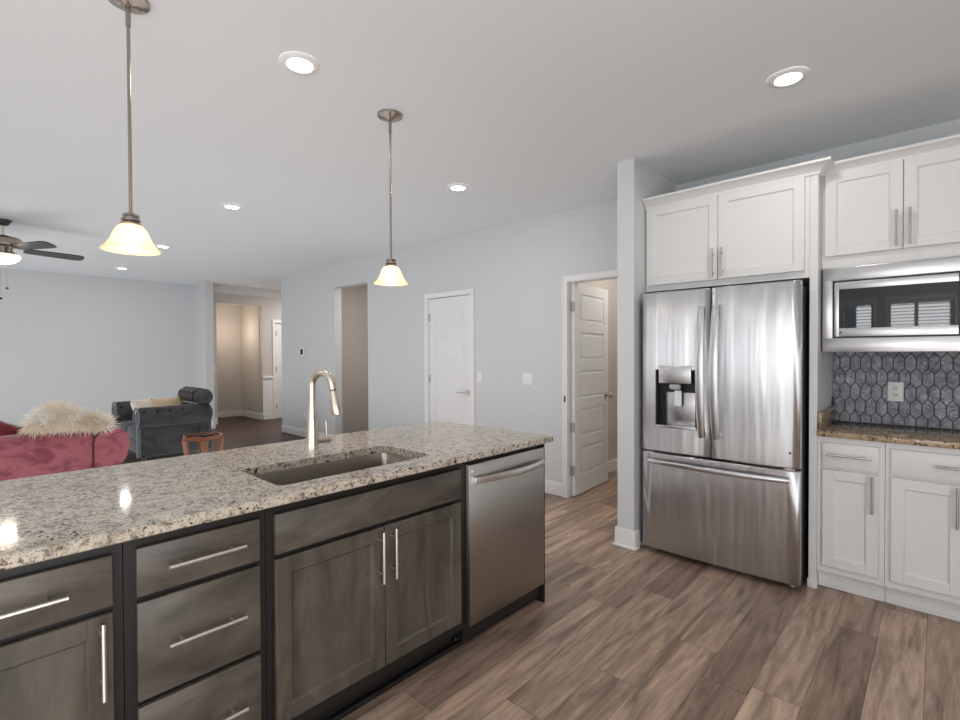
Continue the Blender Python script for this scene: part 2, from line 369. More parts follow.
baseboard('baseboard_foyer', [(3.262, 3.508, 10.255, 10.27), (4.388, 4.60, 10.255, 10.27), (3.508, 4.375, 11.345, 11.36), (4.36, 4.375, 10.27, 11.345)], 'white baseboard in the foyer and tan passage')
baseboard('baseboard_entry', [(3.13 - T, 3.262 + T, 9.685, 9.70), (3.262, 3.277, 9.70, 10.25)], 'white baseboard on the wall end at the foyer')
baseboard('baseboard_living', [(XR, 3.12, 10.405, 10.42)], 'white baseboard behind the sofas')
baseboard('baseboard_pantry', [(4.85, 6.0, 2.72, 2.735), (X2, 6.0, 1.1, 1.115)], 'white baseboard in the room behind the open door')
# crown in the foyer, wainscot right of the opening
struct(MB().prism([(10.27, ZC - .13), (10.27, ZC), (10.14, ZC), (10.14, ZC - .02), (10.20, ZC - .05), (10.25, ZC - .11)], 'x', 3.265, 6.59), 'trim_1', M_TRIM, 'white crown moulding along the foyer ceiling', 'crown moulding')
m = MB().box(4.392, 4.598, 10.258, 10.27, .13, .86); m.box(4.392, 4.598, 10.235, 10.27, .86, .90, .006); m.box(4.392, 4.598, 10.248, 10.27, .835, .862, .004)
struct(m, 'trim_2', M_TRIM, 'white wainscot with chair rail beside the foyer opening', 'wainscot')

def casing(name, parent, xf, y0, y1, ztop, wd=.055, th=.018, jamb=.12):
    m = MB()
    for a, b, q in ((y0 - wd, y0, 0), (y1, y1 + wd, 1)):
        m.box(xf - th, xf, a, b, 0, ztop)
        e = (a + .004, a + .022) if q == 0 else (b - .022, b - .004); m.box(xf - th - .005, xf - th + .002, e[0], e[1], 0, ztop + .0329)
    m.box(xf - th, xf, y0 - wd, y1 + wd, ztop, ztop + wd); m.box(xf - th - .005, xf - th + .002, y0 - wd + .004, y1 + wd - .004, ztop + .033, ztop + wd - .004)
    # jamb lining and stop
    for a, b in ((y0, y0 + .004), (y1 - .004, y1)): m.box(xf - .002, xf + jamb + .002, a, b, 0, ztop)
    m.box(xf - .002, xf + jamb + .002, y0, y1, ztop - .004, ztop)
    return m.build(name, M_TRIM, parent)
def leaf_mb(wd, ht, th, npan=5):
    """door leaf: x 0..wd, y 0..th, z 0..ht with recessed horizontal panels on both faces"""
    m = MB(); core = .006; st = .105; rail = .10
    m.box(0, wd, core, th - core, 0, ht)
    ph = (ht - rail * (npan + 1) - .08) / npan
    for ya, yb in ((0, core + .0005), (th - core - .0005, th)):
        m.box(0, st, ya, yb, 0, ht); m.box(wd - st, wd, ya, yb, 0, ht); z = 0
        for i in range(npan + 1):
            h = rail + (.08 if i == 0 else 0); m.box(st - .001, wd - st + .001, ya, yb, z, z + h)
            z += h
            if i < npan:
                q = .028; yy = (ya + .0012, yb) if ya == 0 else (ya, yb - .0012)
                m.box(st + q, wd - st - q, yy[0], yy[1], z + q, z + ph - q, .003, 1)
            z += ph
    return m
def hinge(parent, p, ax='x'):
    x, y, z = p
    return MB().cyl((x, y, z - .045), (x, y, z + .045), .008, 10).box(x - .004, x + .004, y - .018, y + .018, z - .045, z + .045).build('hinge', M_PULLDK, parent, label='grey metal hinge')

d1 = thing('door_1', (XB, 4.16, 0), 'closed white five panel door in the long grey wall', 'door', None, 'structure')
casing('casing', d1, XB, 3.80, 4.525, 2.03)
lf = leaf_mb(.713, 2.009, .035); lf.xf(Matrix.Translation((XB + .012, 4.519, .010)) @ Matrix.Rotation(-PI / 2, 4, 'Z')); lf.build('door_leaf', M_DOOR, d1)
for z in (.25, 1.06, 1.80): hinge(d1, (XB + .006, 4.522, z))
m = MB().cyl((XB + .012, 3.872, .92), (XB - .03, 3.872, .92), .011, 14).cyl((XB + .012, 3.872, .92), (XB + .004, 3.872, .92), .032, 22)
m.tube([(XB - .036, 3.872, .92), (XB - .040, 3.91, .921), (XB - .038, 3.99, .92)], [.010, .009, .007], 12); m.build('door_handle', M_NICKEL, d1, label='satin nickel lever handle')

d2 = thing('door_2', (XB, 2.16, 0), 'open white five panel door next to the white wall end', 'door', None, 'structure')
casing('casing', d2, XB, 1.78, 2.54, 2.03)
ang = math.radians(4.5)
lf = leaf_mb(.75, 2.015, .035); lf.xf(Matrix.Translation((3.985, 2.494, .012)) @ Matrix.Rotation(ang, 4, 'Z')); lf.build('door_leaf', M_DOOR, d2)
for z in (.25, .66, 1.80): hinge(d2, (3.978, 2.512, z))
R2 = Matrix.Translation((3.985, 2.494, .012)) @ Matrix.Rotation(ang, 4, 'Z')
m = MB().cyl((.685, 0, .91), (.685, -.04, .91), .011, 12).cyl((.685, 0.001, .91), (.685, -.008, .91), .03, 20).ball((.685, -.055, .91), .028, .022, .028); m.xf(R2); m.build('door_knob', M_PULLDK, d2, label='satin nickel round knob')
MB().box(XB - .0225, XB - .0175, 2.556, 2.576, .90, .96, .001, 1).build('strike_plate', M_DKGREY, d2, label='small dark plate on casing')

d3 = thing('door_3', (5.04, 10.27, 0), 'white door with casing in the taupe foyer wall', 'door', None, 'structure')
m = MB().box(4.60, 4.665, 10.25, 10.27, 0, 2.03).box(5.42, 5.485, 10.25, 10.27, 0, 2.03).box(4.60, 5.485, 10.248, 10.27, 2.03, 2.095); m.build('casing', M_TRIM, d3)
lf = leaf_mb(.745, 2.015, .035); lf.xf(Matrix.Translation((4.67, 10.282, .01))); lf.build('door_leaf', M_DOOR, d3)
for z in (.25, 1.05, 1.80): MB().box(4.66, 4.685, 10.262, 10.281, z - .05, z + .05).build('hinge', M_DKGREY, d3, label='dark hinge')

# windows on the wall behind the viewer (seen mirrored in the microwave door)
def window(name, y0, y1, z0, z1, label, mull=True, blinds=True):
    t = thing(name, (XR, (y0 + y1) / 2, z0), label, 'window', None, 'structure'); x = XR
    m = MB(); f = .05
    m.box(x - .09, x - .03, y0, y0 + f, z0, z1).box(x - .09, x - .03, y1 - f, y1, z0, z1).box(x - .09, x - .03, y0, y1, z0, z0 + f).box(x - .09, x - .03, y0, y1, z1 - f, z1)
    if mull: m.box(x - .09, x - .03, (y0 + y1) / 2 - .04, (y0 + y1) / 2 + .04, z0, z1)
    m.box(x, x + .015, y0 - .07, y0, z0 - .07, z1 + .07).box(x, x + .015, y1, y1 + .07, z0 - .07, z1 + .07).box(x, x + .015, y0, y1, z1, z1 + .07).box(x, x + .03, y0 - .08, y1 + .08, z0 - .03, z0)
    m.build('window_frame', M_TRIM, t)
    MB().box(x - .065, x - .060, y0 + f, y1 - f, z0 + f, z1 - f).build('pane', M_PANE, t)
    if blinds:
        b = MB(); n = int((z1 - z0) / .05)
        for i in range(n):
            zz = z0 + .03 + i * .05
            b.prism([(x - .036, zz - .002), (x - .036, zz - .005), (x + .006, zz + .004), (x + .006, zz + .007)], 'y', y0 + .008, y1 - .008)
        b.box(x - .03, x + .005, y0 + .005, y1 - .005, z1 - .05, z1 - .005); b.build('blind', M_PLATE, t)
window('window_1', HOLES[1][0], HOLES[1][1], .75, 2.15, 'narrow window with white blinds opposite the microwave', False)
window('window_2', HOLES[0][0], HOLES[0][1], .75, 2.15, 'wide twin window with white blinds opposite the microwave', True)

# ------------------------------------------------------------------ handles, doors for cabinets
def bar_handle(a, b, out, parent, mat, r=.006, off=.034, name='handle', inset=.035, label=None):
    """bar from a to b (on the face), standing off along 'out'"""
    a, b, o = Vector(a), Vector(b), Vector(out); d = (b - a).normalized()
    m = MB().cyl(a + o * off, b + o * off, r, 14)
    for p in (a + d * inset, b - d * inset): m.cyl(p, p + o * off, r * .72, 10)
    return m.build(name, mat, parent, label=label)
def shaker(axis, face, th, u0, u1, z0, z1, fr=.055, rec=.011):
    """five-piece door; axis 'x': face plane x=face looking -x (u=y); axis 'y': face plane y=face looking -y (u=x)"""
    m = MB()
    def B(u0, u1, z0, z1, a, b, bev=.0):
        if axis == 'x': m.box(a, b, u0, u1, z0, z1, bev, 1)
        else: m.box(u0, u1, a, b, z0, z1, bev, 1)
    B(u0, u0 + fr, z0, z1, face, face + th, .0022); B(u1 - fr, u1, z0, z1, face, face + th, .0022)
    B(u0 + fr - .002, u1 - fr + .002, z0, z0 + fr, face + .0004, face + th, .0022); B(u0 + fr - .002, u1 - fr + .002, z1 - fr, z1, face + .0004, face + th, .0022)
    B(u0 + fr - .003, u1 - fr + .003, z0 + fr - .003, z1 - fr + .003, face + rec, face + th - .002)
    k = .0065   # sloped inner edge around the panel
    f0, f1 = face + .0015, face + rec + .001; a0, a1, c0, c1 = u0 + fr, u1 - fr, z0 + fr, z1 - fr
    for e, sg in ((a0, 1), (a1, -1)):
        tri = [(f0, e - sg * .001), (f1, e + sg * k), (f1, e - sg * .001)]; m.prism(tri if axis == 'x' else [(q[1], q[0]) for q in tri], 'z', c0, c1)
    for e, sg in ((c0, 1), (c1, -1)):
        tri = [(f0, e - sg * .001), (f1, e + sg * k), (f1, e - sg * .001)]; m.prism(tri, 'y' if axis == 'x' else 'x', a0, a1)
    return m
def slab(axis, face, th, u0, u1, z0, z1):
    return MB().box(face, face + th, u0, u1, z0, z1, .003, 2) if axis == 'x' else MB().box(u0, u1, face, face + th, z0, z1, .003, 2)

# ------------------------------------------------------------------ island
YI, TH = 1.555, .020      # door faces, door thickness
YFR = YI + TH + .001      # face-frame front
YBK = 2.15
ZB, ZT = .155, .8458
def island_cab(name, x0, x1, label, top):
    t = thing(name, ((x0 + x1) / 2, (YFR + YBK) / 2, 0), label, 'cabinet', 'dark island base cabinets')
    if top:
        b = MB().box(x0 + .001, x1 - .001, YFR, YBK, .105, .878)
    else:   # open-topped for the sink bowl
        b = MB().box(x0 + .001, x1 - .001, YFR, YFR + .02, .105, .878).box(x0 + .001, x1 - .001, YBK - .02, YBK, .105, .878)
        b.box(x0 + .002, x0 + .02, YFR + .019, YBK - .019, .106, .877).box(x1 - .02, x1 - .002, YFR + .019, YBK - .019, .106, .877).box(x0 + .019, x1 - .019, YFR + .018, YBK - .018, .107, .125)
    b.build('cabinet_body', M_FRAME, t, False)
    MB().box(x0 + .001, x1 - .001, YFR + .065, YFR + .085, 0, .105).build('toe_kick', M_FRAME, t, False)
    return t
OUT = (0, -1, 0)
c = island_cab('base_cabinet', -.16, .30, 'dark island cabinet left of the three drawer stack', True)
d = slab('y', YI, TH, -.115, .275, .7147, ZT).build('drawer_front', M_WOOD, c); bar_handle((-.022, YI, .78), (.182, YI, .78), OUT, d, M_PULL)
d = shaker('y', YI, TH, -.115, .275, ZB, .698).build('door', M_WOODV, c); bar_handle((.249, YI, .495), (.249, YI, .69), OUT, d, M_PULL)
c = island_cab('drawer_cabinet', .30, .676, 'dark island cabinet with three stacked drawers', True)
for z0, z1 in ((.7147, ZT), (.4326, .698), (ZB, .416)):
    d = slab('y', YI, TH, .3266, .6515, z0, z1).build('drawer_front', M_WOOD, c); zz = (z0 + z1) / 2 + .004
    bar_handle((.393, YI, zz), (.597, YI, zz), OUT, d, M_PULL)
c = island_cab('sink_cabinet', .676, 1.565, 'dark island sink cabinet with false panel over two doors', False)
slab('y', YI, TH, .7011, 1.5425, .7147, ZT).build('false_front', M_WOOD, c)
d = shaker('y', YI, TH, .7011, 1.1265, ZB, .698).build('door', M_WOODV, c); bar_handle((1.099, YI, .495), (1.099, YI, .69), OUT, d, M_PULL)
d = shaker('y', YI, TH, 1.1300, 1.5425, ZB, .698).build('door', M_WOODV, c); bar_handle((1.158, YI, .495), (1.158, YI, .69), OUT, d, M_PULL)
# end panel, back panel
tag(MB().box(2.182, 2.197, YI + .012, YBK, 0, .878).build('end_panel', M_FRAME, None, False, (2.19, 1.85, 0)), 'narrow black panel closing the island end beside the dishwasher', 'panel')
tag(MB().box(-.16, 2.197, YBK + .001, YBK + .02, 0, .878).build('back_panel', M_FRAME, None, False, (1.0, 2.16, 0)), 'dark panel across the living room side of the island', 'panel')
t = thing('shoe_moulding', (1.0, 1.63, 0), 'thin black moulding on the floor under the island front', 'moulding')
MB().box(-.16, 2.225, 1.617, 1.637, 0, .022, .006).build('strip', M_FRAME, t)

# dishwasher
t = thing('dishwasher', (1.88, 1.86, 0), 'stainless dishwasher at the right end of the island', 'dishwasher')
MB().box(1.585, 2.178, YI + .035, YBK - .03, .035, .872).build('tub', M_BLACK, t, False)
MB().box(1.568, 2.180, YI + .028, YI + .036, .09, .876).build('surround', M_BLACK, t, False)
def dwf(u, v):
    x = 1.5965 + u * (2.1755 - 1.5965); z = .1114 + v * (.8537 - .1114); return Vector((x, YI - .004 * math.sin(PI * u), z))
m = MB().box(1.5965, 2.1755, YI, YI + .027, .1114, .8537, .004, 2); m.build('door_panel', M_STEELDW, t)
# bowed handle: flat strap
m = MB(); n = 20; rings = []
for i in range(n + 1):
    u = i / n; x = 1.622 + u * (2.150 - 1.622); dy = .012 + .042 * math.sin(PI * u) ** .7; zc = .782; h = .0165
    rings.append([m.bm.verts.new((x, YI - dy - a, zc + b)) for a, b in ((0, -h), (.006, -h * .8), (.009, 0), (.006, h * .8), (0, h), (-.004, 0))])
for a, b in zip(rings, rings[1:]):
    for k in range(6): m.bm.faces.new((a[k], a[(k + 1) % 6], b[(k + 1) % 6], b[k]))
m.bm.faces.new(rings[0]); m.bm.faces.new(rings[-1][::-1])
for x in (1.626, 2.146): m.box(x - .006, x + .006, YI - .018, YI + .001, .768, .796, .002, 1)
m.build('handle', M_PULL, t)
MB().box(1.59, 2.178, YI + .085, YI + .092, .026, .108).build('toe_plate', M_BLACK, t, False)
MB().cyl((1.613, YI - .0015, .822), (1.613, YI + .001, .822), .007, 16).build('badge', M_PLATE, t, label='small round white badge')
m = MB()
for i in range(3): m.box(2.146 + .004 * (i % 2), 2.166, YI - .001, YI + .001, .745 - i * .013, .751 - i * .013)
m.box(2.146, 2.168, YI - .001, YI + .001, .698, .706)
m.build('sticker', M_GREYPL, t, False, label='small pale sticker')
for x in (1.62, 2.14): MB().cyl((x, YI + .115, 0), (x, YI + .115, .036), .012, 10).build('foot', M_GREYPL, t)

# countertop with sink cut-out
def slab_hole(x0, x1, y0, y1, z0, z1, hx0, hx1, hy0, hy1, r=.03, bev=.004):
    m = MB(); bm = m.bm
    def ring(z, e=0): return [(x0 + e, y0 + e, z), (x1 - e, y0 + e, z), (x1 - e, y1 - e, z), (x0 + e, y1 - e, z)]
    hole = []
    for cx, cy, a0 in ((hx0 + r, hy0 + r, PI), (hx1 - r, hy0 + r, 1.5 * PI), (hx1 - r, hy1 - r, 0), (hx0 + r, hy1 - r, .5 * PI)):
        for k in range(5): a = a0 + k * PI / 8; hole.append((cx + r * math.cos(a), cy + r * math.sin(a)))
    O = [[bm.verts.new(p) for p in ring(z, e)] for z, e in ((z0, bev), (z0 + bev, 0), (z1 - bev, 0), (z1, bev))]
    H = [[bm.verts.new((p[0], p[1], z)) for p in hole] for z in (z0, z1)]
    for a, b in zip(O, O[1:]):
        for k in range(4): bm.faces.new((a[k], a[(k + 1) % 4], b[(k + 1) % 4], b[k]))
    nh = len(hole)
    for k in range(nh): bm.faces.new((H[0][k], H[1][k], H[1][(k + 1) % nh], H[0][(k + 1) % nh]))
    for o, h in ((O[0], H[0]), (O[-1], H[1])):
        for q in range(4):
            hs = [h[(q * 5 + 2 + k) % nh] for k in range(6)]
            bm.faces.new([o[q]] + hs + [o[(q + 1) % 4]])
    return m
CT0, CT1 = .882, .914
m = slab_hole(-.22, 2.213, 1.522, 2.452, CT0, CT1, .752, 1.440, 1.632, 1.984)
tag(m.build('countertop', M_GRAN, None, True, (1.0, 1.98, CT0), 30), 'speckled grey cream granite worktop of the island', 'countertop')
# sink
t = thing('kitchen_sink', (1.096, 1.808, .68), 'undermount stainless sink set in the island worktop', 'sink')
m = MB(); bm = m.bm
def rr(x0, x1, y0, y1, r, z, n=5):
    o = []
    for cx, cy, a0 in ((x0 + r, y0 + r, PI), (x1 - r, y0 + r, 1.5 * PI), (x1 - r, y1 - r, 0), (x0 + r, y1 - r, .5 * PI)):
        for k in range(n): a = a0 + k * PI / 2 / (n - 1); o.append((cx + r * math.cos(a), cy + r * math.sin(a), z))
    return o
layers = [rr(.735, 1.457, 1.615, 2.001, .03, .8795), rr(.744, 1.448, 1.624, 1.992, .03, .8795), rr(.746, 1.446, 1.626, 1.990, .03, .872), rr(.752, 1.440, 1.632, 1.984, .03, .71), rr(.775, 1.417, 1.655, 1.961, .03, .685), rr(1.05, 1.14, 1.76, 1.85, .044, .680)]
L = [[bm.verts.new(p) for p in q] for q in layers]
for a, b in zip(L, L[1:]):
    n = len(a)
    for k in range(n): bm.faces.new((a[k], a[(k + 1) % n], b[(k + 1) % n], b[k]))
bm.faces.new(L[-1])
m.build('basin', M_SINK, t)
MB().lathe((1.095, 1.805, .681), [(.0, .002), (.03, .002), (.042, .006), (.045, .001)], 24).build('drain', M_STEELBAR, t)
# faucet
FX, FY = 1.098, 2.055
t = thing('kitchen_faucet', (FX, FY, CT1), 'tall gooseneck champagne nickel faucet behind the sink', 'faucet')
MB().lathe((FX, FY, CT1), [(.0, .0005), (.036, .0005), (.036, .006), (.031, .012), (.029, .05), (.026, .1), (.0195, .20), (.0165, .235), (.0165, .242), (.0, .242)], 28).build('base', M_FAUCET, t)
dx, dy = .36, -.93   # reach towards the bowl, slightly right
cx = .056
pts = [(FX, FY, CT1 + .24), (FX, FY, CT1 + .30)]
for i in range(0, 15):
    a = PI - i * (PI * .97) / 14; q = cx + cx * math.cos(a); pts.append((FX + dx * q, FY + dy * q, CT1 + .308 + cx * math.sin(a)))
_e = (Vector(pts[-1]) - Vector(pts[-2])).normalized(); pts.append(tuple(Vector(pts[-1]) + _e * .022))
MB().tube(pts, .0172, 18).build('spout', M_FAUCET, t)
p = Vector(pts[-1]); dv = (Vector(pts[-1]) - Vector(pts[-2])).normalized()
MB().tube([p, p + dv * .006], .0135, 16).build('joint_ring', M_DKGREY, t)
h = MB().tube([p + dv * .006, p + dv * .02, p + dv * .06, p + dv * .105, p + dv * .112], [.0155, .0165, .021, .0255, .024], 20).build('spray_head', M_FAUCET, t)
q = p + dv * .055 + Vector((-dx, -dy, 0)) * .021
MB().ball(q, .006, .006, .02).build('spray_button', M_DKGREY, h)
m = MB().cyl((FX + .02, FY - .004, CT1 + .062), (FX + .078, FY - .014, CT1 + .060), .0195, 20); hb = m.build('handle_hub', M_FAUCET, t)
MB().tube([(FX + .064, FY - .012, CT1 + .066), (FX + .063, FY - .012, CT1 + .10), (FX + .060, FY - .012, CT1 + .145)], [.006, .0055, .0045], 12).build('lever', M_FAUCET, hb)

# ------------------------------------------------------------------ refrigerator
t = thing('refrigerator', (3.55, 1.017, 0), 'stainless french door refrigerator in white surround', 'refrigerator')
FY0, FY1, FX0 = .5615, 1.486, 3.22
YS = 1.040
MB().box(FX0 + .075, 3.88, FY0 + .006, FY1 - .006, .03, 1.745, .004).build('body', M_DKGREY, t)
MB().box(FX0 + .066, FX0 + .076, FY0 + .008, FY1 - .008, .09, 1.755).build('gasket', M_GASKET, t, False)
def fdoor(y0, y1, z0, z1, hole=None):
    """softly bowed door front, side returns, back; hole=(ya,yb,za,zb) cut for the dispenser"""
    m = MB(); bm = m.bm; ys = [y0, y0 + .004, y0 + .012] + [y0 + .012 + (y1 - y0 - .024) * i / 16 for i in range(1, 16)] + [y1 - .012, y1 - .004, y1]
    if hole: ys = sorted(set([y for y in ys if min(abs(y - hole[0]), abs(y - hole[1])) > .012] + [hole[0], hole[1]]))
    def fx(y):
        u = (y - y0) / (y1 - y0); e = min(y - y0, y1 - y); return FX0 + .020 * ((2 * u - 1) ** 2) ** 1.2 - .006 + max(0, (.012 - e)) * .75
    zs = [z0, z0 + .006] + ([hole[2], hole[3]] if hole else []) + [z1 - .006, z1]
    V = [[bm.verts.new((fx(y) + (.005 if k in (0, len(zs) - 1) else 0), y, z)) for k, z in enumerate(zs)] for y in ys]
    for i in range(len(ys) - 1):
        for k in range(len(zs) - 1):
            if hole and ys[i] >= hole[0] - 1e-6 and ys[i + 1] <= hole[1] + 1e-6 and abs(zs[k] - hole[2]) < 1e-6: continue
            bm.faces.new((V[i][k], V[i][k + 1], V[i + 1][k + 1], V[i + 1][k]))
    xb = FX0 + .065; W = [[bm.verts.new((xb, y, z)) for z in (z0, z1)] for y in ys]
    for i in range(len(ys) - 1):
        bm.faces.new((V[i][0], V[i + 1][0], W[i + 1][0], W[i][0])); bm.faces.new((V[i][-1], W[i][1], W[i + 1][1], V[i + 1][-1])); bm.faces.new((W[i][0], W[i + 1][0], W[i + 1][1], W[i][1]))
    for i in (0, -1): bm.faces.new(V[i] + [W[i][1], W[i][0]])
    return m
def bow_handle(parent, a, b, out, depth, wid, thick=.014, n=18, name='handle'):
    """broad bowed strap between a and b"""
    a, b, o = Vector(a), Vector(b), Vector(out); d = (b - a).normalized(); s = d.cross(o).normalized(); m = MB(); rings = []
    for i in range(n + 1):
        u = i / n; base = a.lerp(b, u) + o * (depth * (.30 + .70 * math.sin(PI * u) ** .8)); hw = wid / 2 * (.8 + .2 * math.sin(PI * u) ** .5)
        rings.append([m.bm.verts.new(base + s * p + o * q) for p, q in ((-hw, 0), (-hw * .9, thick * .7), (-hw * .4, thick), (hw * .4, thick), (hw * .9, thick * .7), (hw, 0), (hw * .6, -thick * .3), (-hw * .6, -thick * .3))])
    for p, q in zip(rings, rings[1:]):
        for k in range(8): m.bm.faces.new((p[k], p[(k + 1) % 8], q[(k + 1) % 8], q[k]))
    m.bm.faces.new(rings[0]); m.bm.faces.new(rings[-1][::-1])
    for u in (.035, .965): q = a.lerp(b, u); m.tube([q - o * .002, q + o * depth * .5], wid * .36, 10)
    return m.build(name, M_STEELBAR, parent)
HD = (1.118, 1.384, .868, 1.250)
dl = fdoor(YS + .0055, FY1, .702, 1.767, HD).build('door', M_STEEL, t)
dr = fdoor(FY0, YS - .0055, .702, 1.767).build('door', M_STEEL, t)
fz = fdoor(FY0, FY1, .038, .688).build('freezer_drawer', M_STEEL, t)
bow_handle(dl, (FX0 + .006, 1.083, .825), (FX0 + .006, 1.083, 1.655), (-1, 0, 0), .062, .050)
bow_handle(dr, (FX0 + .006, 1.000, .825), (FX0 + .006, 1.000, 1.655), (-1, 0, 0), .062, .050)
bow_handle(fz, (FX0 + .006, 1.43, .634), (FX0 + .006, .605, .634), (-1, 0, 0), .056, .034)
# dispenser
yc = (HD[0] + HD[1]) / 2
m = MB().box(FX0 + .060, FX0 + .064, HD[0], HD[1], HD[2], HD[3]).box(FX0 - .004, FX0 + .062, HD[0] - .001, HD[0] + .008, HD[2], HD[3]).box(FX0 - .004, FX0 + .062, HD[1] - .008, HD[1] + .001, HD[2], HD[3])
m.box(FX0 - .004, FX0 + .062, HD[0], HD[1], HD[3] - .01, HD[3] + .001)
dp = m.build('dispenser', M_BLACK, dl)
MB().box(FX0 + .050, FX0 + .060, HD[0] + .01, HD[1] - .05, HD[2] + .01, 1.10, .003).build('back_plate', M_STEELBAR, dl)
MB().box(FX0 - .010, FX0 + .058, HD[0] + .003, HD[1] - .003, HD[2] - .001, HD[2] + .014, .003).build('drip_tray', M_STEELBAR, dl)
MB().box(FX0 - .016, FX0 + .050, HD[0] + .030, HD[1] - .024, 1.160, 1.276, .006).build('control_panel', M_STEELBAR, dl, label='grey stainless control panel')
MB().box(FX0 - .006, FX0 + .030, yc - .028, yc + .045, 1.120, 1.158, .012).build('nozzle', M_GREYPL, dl, label='pale grey ice chute')
MB().box(FX0 + .018, FX0 + .034, yc - .03, yc + .02, 1.01, 1.115, .008).build('paddle', M_PLATE, dl, label='light grey dispenser paddle')
# hinges and feet
for y in (FY0 + .05, FY1 - .05):
    MB().box(FX0 + .03, FX0 + .12, y - .02, y + .02, 1.745, 1.762, .004).build('hinge_cover', M_DKGREY, t)
    MB().cyl((FX0 + .10, y, 0), (FX0 + .10, y, .036), .016, 14).build('foot', M_GREYPL, t)
    MB().box(FX0 + .016, FX0 + .06, y - .025, y + .025, .6885, .7005).build('hinge', M_STEELBAR, t)
MB().cyl((FX0 - .0005, .607, .79), (FX0 + .006, .607, .79), .006, 12).build('lock_dot', M_BLACK, dr, label='small black dot')
def text_mesh(s, size, mtx, name, mat, parent):
    cu = bpy.data.curves.new('txt', 'FONT'); cu.body = s; cu.size = size; cu.extrude = .0004; o = bpy.data.objects.new('txt', cu); COL.objects.link(o)
    bpy.context.view_layer.update(); me = bpy.data.meshes.new_from_object(o.evaluated_get(bpy.context.evaluated_depsgraph_get())); bpy.data.objects.remove(o)
    me.transform(mtx); me.transform(Matrix.Translation(-ORIG[parent.name])); me.materials.append(mat); me.name = name
    r = bpy.data.objects.new(name, me); COL.objects.link(r); r.parent = parent; ORIG[r.name] = ORIG[parent.name]; return r
TXM = lambda x, y, z: Matrix.Translation((x, y, z)) @ Matrix(((0, 0, -1, 0), (-1, 0, 0, 0), (0, 1, 0, 0), (0, 0, 0, 1)))
text_mesh('LG', .024, TXM(FX0 - .001, .655, 1.722), 'logo', M_GREYPL, dr)
MB().cyl((FX0 - .001, .668, 1.730), (FX0 + .006, .668, 1.730), .010, 18).build('emblem', M_GREYPL, dr)

# ------------------------------------------------------------------ white cabinets
XO = (-1, 0, 0)
def crown_mb(xf, z0, z1, y0, y1, proj, ret_r=None, ret_l=None):
    """crown along y on face x=xf, with an optional mitred return at low y of length ret_r"""
    prof = [(0, z0), (-.010, z0), (-.012, z0 + (z1 - z0) * .2), (-proj * .45, z0 + (z1 - z0) * .5), (-proj * .85, z1 - .016), (-proj, z1 - .014), (-proj, z1), (0.01, z1)]
    m = MB(); bm = m.bm
    A = []
    for off, z in prof:
        e = max(0, -off) if ret_r else 0; A.append(bm.verts.new((xf + off, y0 - e, z)))
    B = [bm.verts.new((xf + off, y1 + (max(0, -off) if ret_l else 0), z)) for off, z in prof]
    n = len(prof)
    for k in range(n): bm.faces.new((A[k], A[(k + 1) % n], B[(k + 1) % n], B[k]))
    if ret_r:
        Cc = [bm.verts.new((xf + ret_r, y0 + off, z)) for off, z in prof]
        for k in range(n - 1): bm.faces.new((A[k], A[k + 1], Cc[k + 1], Cc[k]))
        bm.faces.new(Cc)
    else: bm.faces.new(A)
    bm.faces.new(B[::-1]); return m
PX, PY0, PY1 = 3.38, .503, .544
t = thing('refrigerator_cabinet', (3.65, 1.0, 0), 'white cabinet surround above and beside the refrigerator', 'cabinet')
MB().box(PX, XB - .003, PY1, 1.526, 1.795, 2.40).build('cabinet_body', M_CAB, t, False)
m = MB().box(PX, XB - .003, PY0, PY1 - .0005, 0, 2.40, .002, 1); m.box(PX - .012, PX, PY0 - .004, PY1 + .004, 0, .05, .004); m.build('side_panel', M_CAB, t)
crown_mb(PX, 2.378, 2.442, PY0, 1.526, .066, .058).build('crown_moulding', M_CAB, t, True, ang=25)
D = PX - .021
d = shaker('x', D, .02, 1.0395, 1.512, 1.834, 2.375).build('door', M_CAB, t); bar_handle((D, 1.064, 1.845), (D, 1.064, 2.030), XO, d, M_PULLDK, .0055, .03)
d = shaker('x', D, .02, .5665, 1.0365, 1.834, 2.375).build('door', M_CAB, t); bar_handle((D, 1.010, 1.845), (D, 1.010, 2.030), XO, d, M_PULLDK, .0055, .03)

UX, UY0, UY1 = 3.50, -.258, .502
t = thing('upper_cabinet', (3.72, .12, 1.846), 'white wall cabinet above the built in microwave', 'cabinet')
MB().box(UX, XB - .003, UY0, UY1, 1.848, 2.41).build('cabinet_body', M_CAB, t, False)
crown_mb(UX, 2.392, 2.448, UY0, UY1 - .001, .060).build('crown_moulding', M_CAB, t, True, ang=25)
D = UX - .021
d = shaker('x', D, .02, .1400, .4860, 1.917, 2.392).build('door', M_CAB, t); bar_handle((D, .166, 1.93), (D, .166, 2.125), XO, d, M_PULLDK, .0055, .03)
d = shaker('x', D, .02, -.2070, .1370, 1.917, 2.392).build('door', M_CAB, t); bar_handle((D, .110, 1.93), (D, .110, 2.125), XO, d, M_PULLDK, .0055, .03)

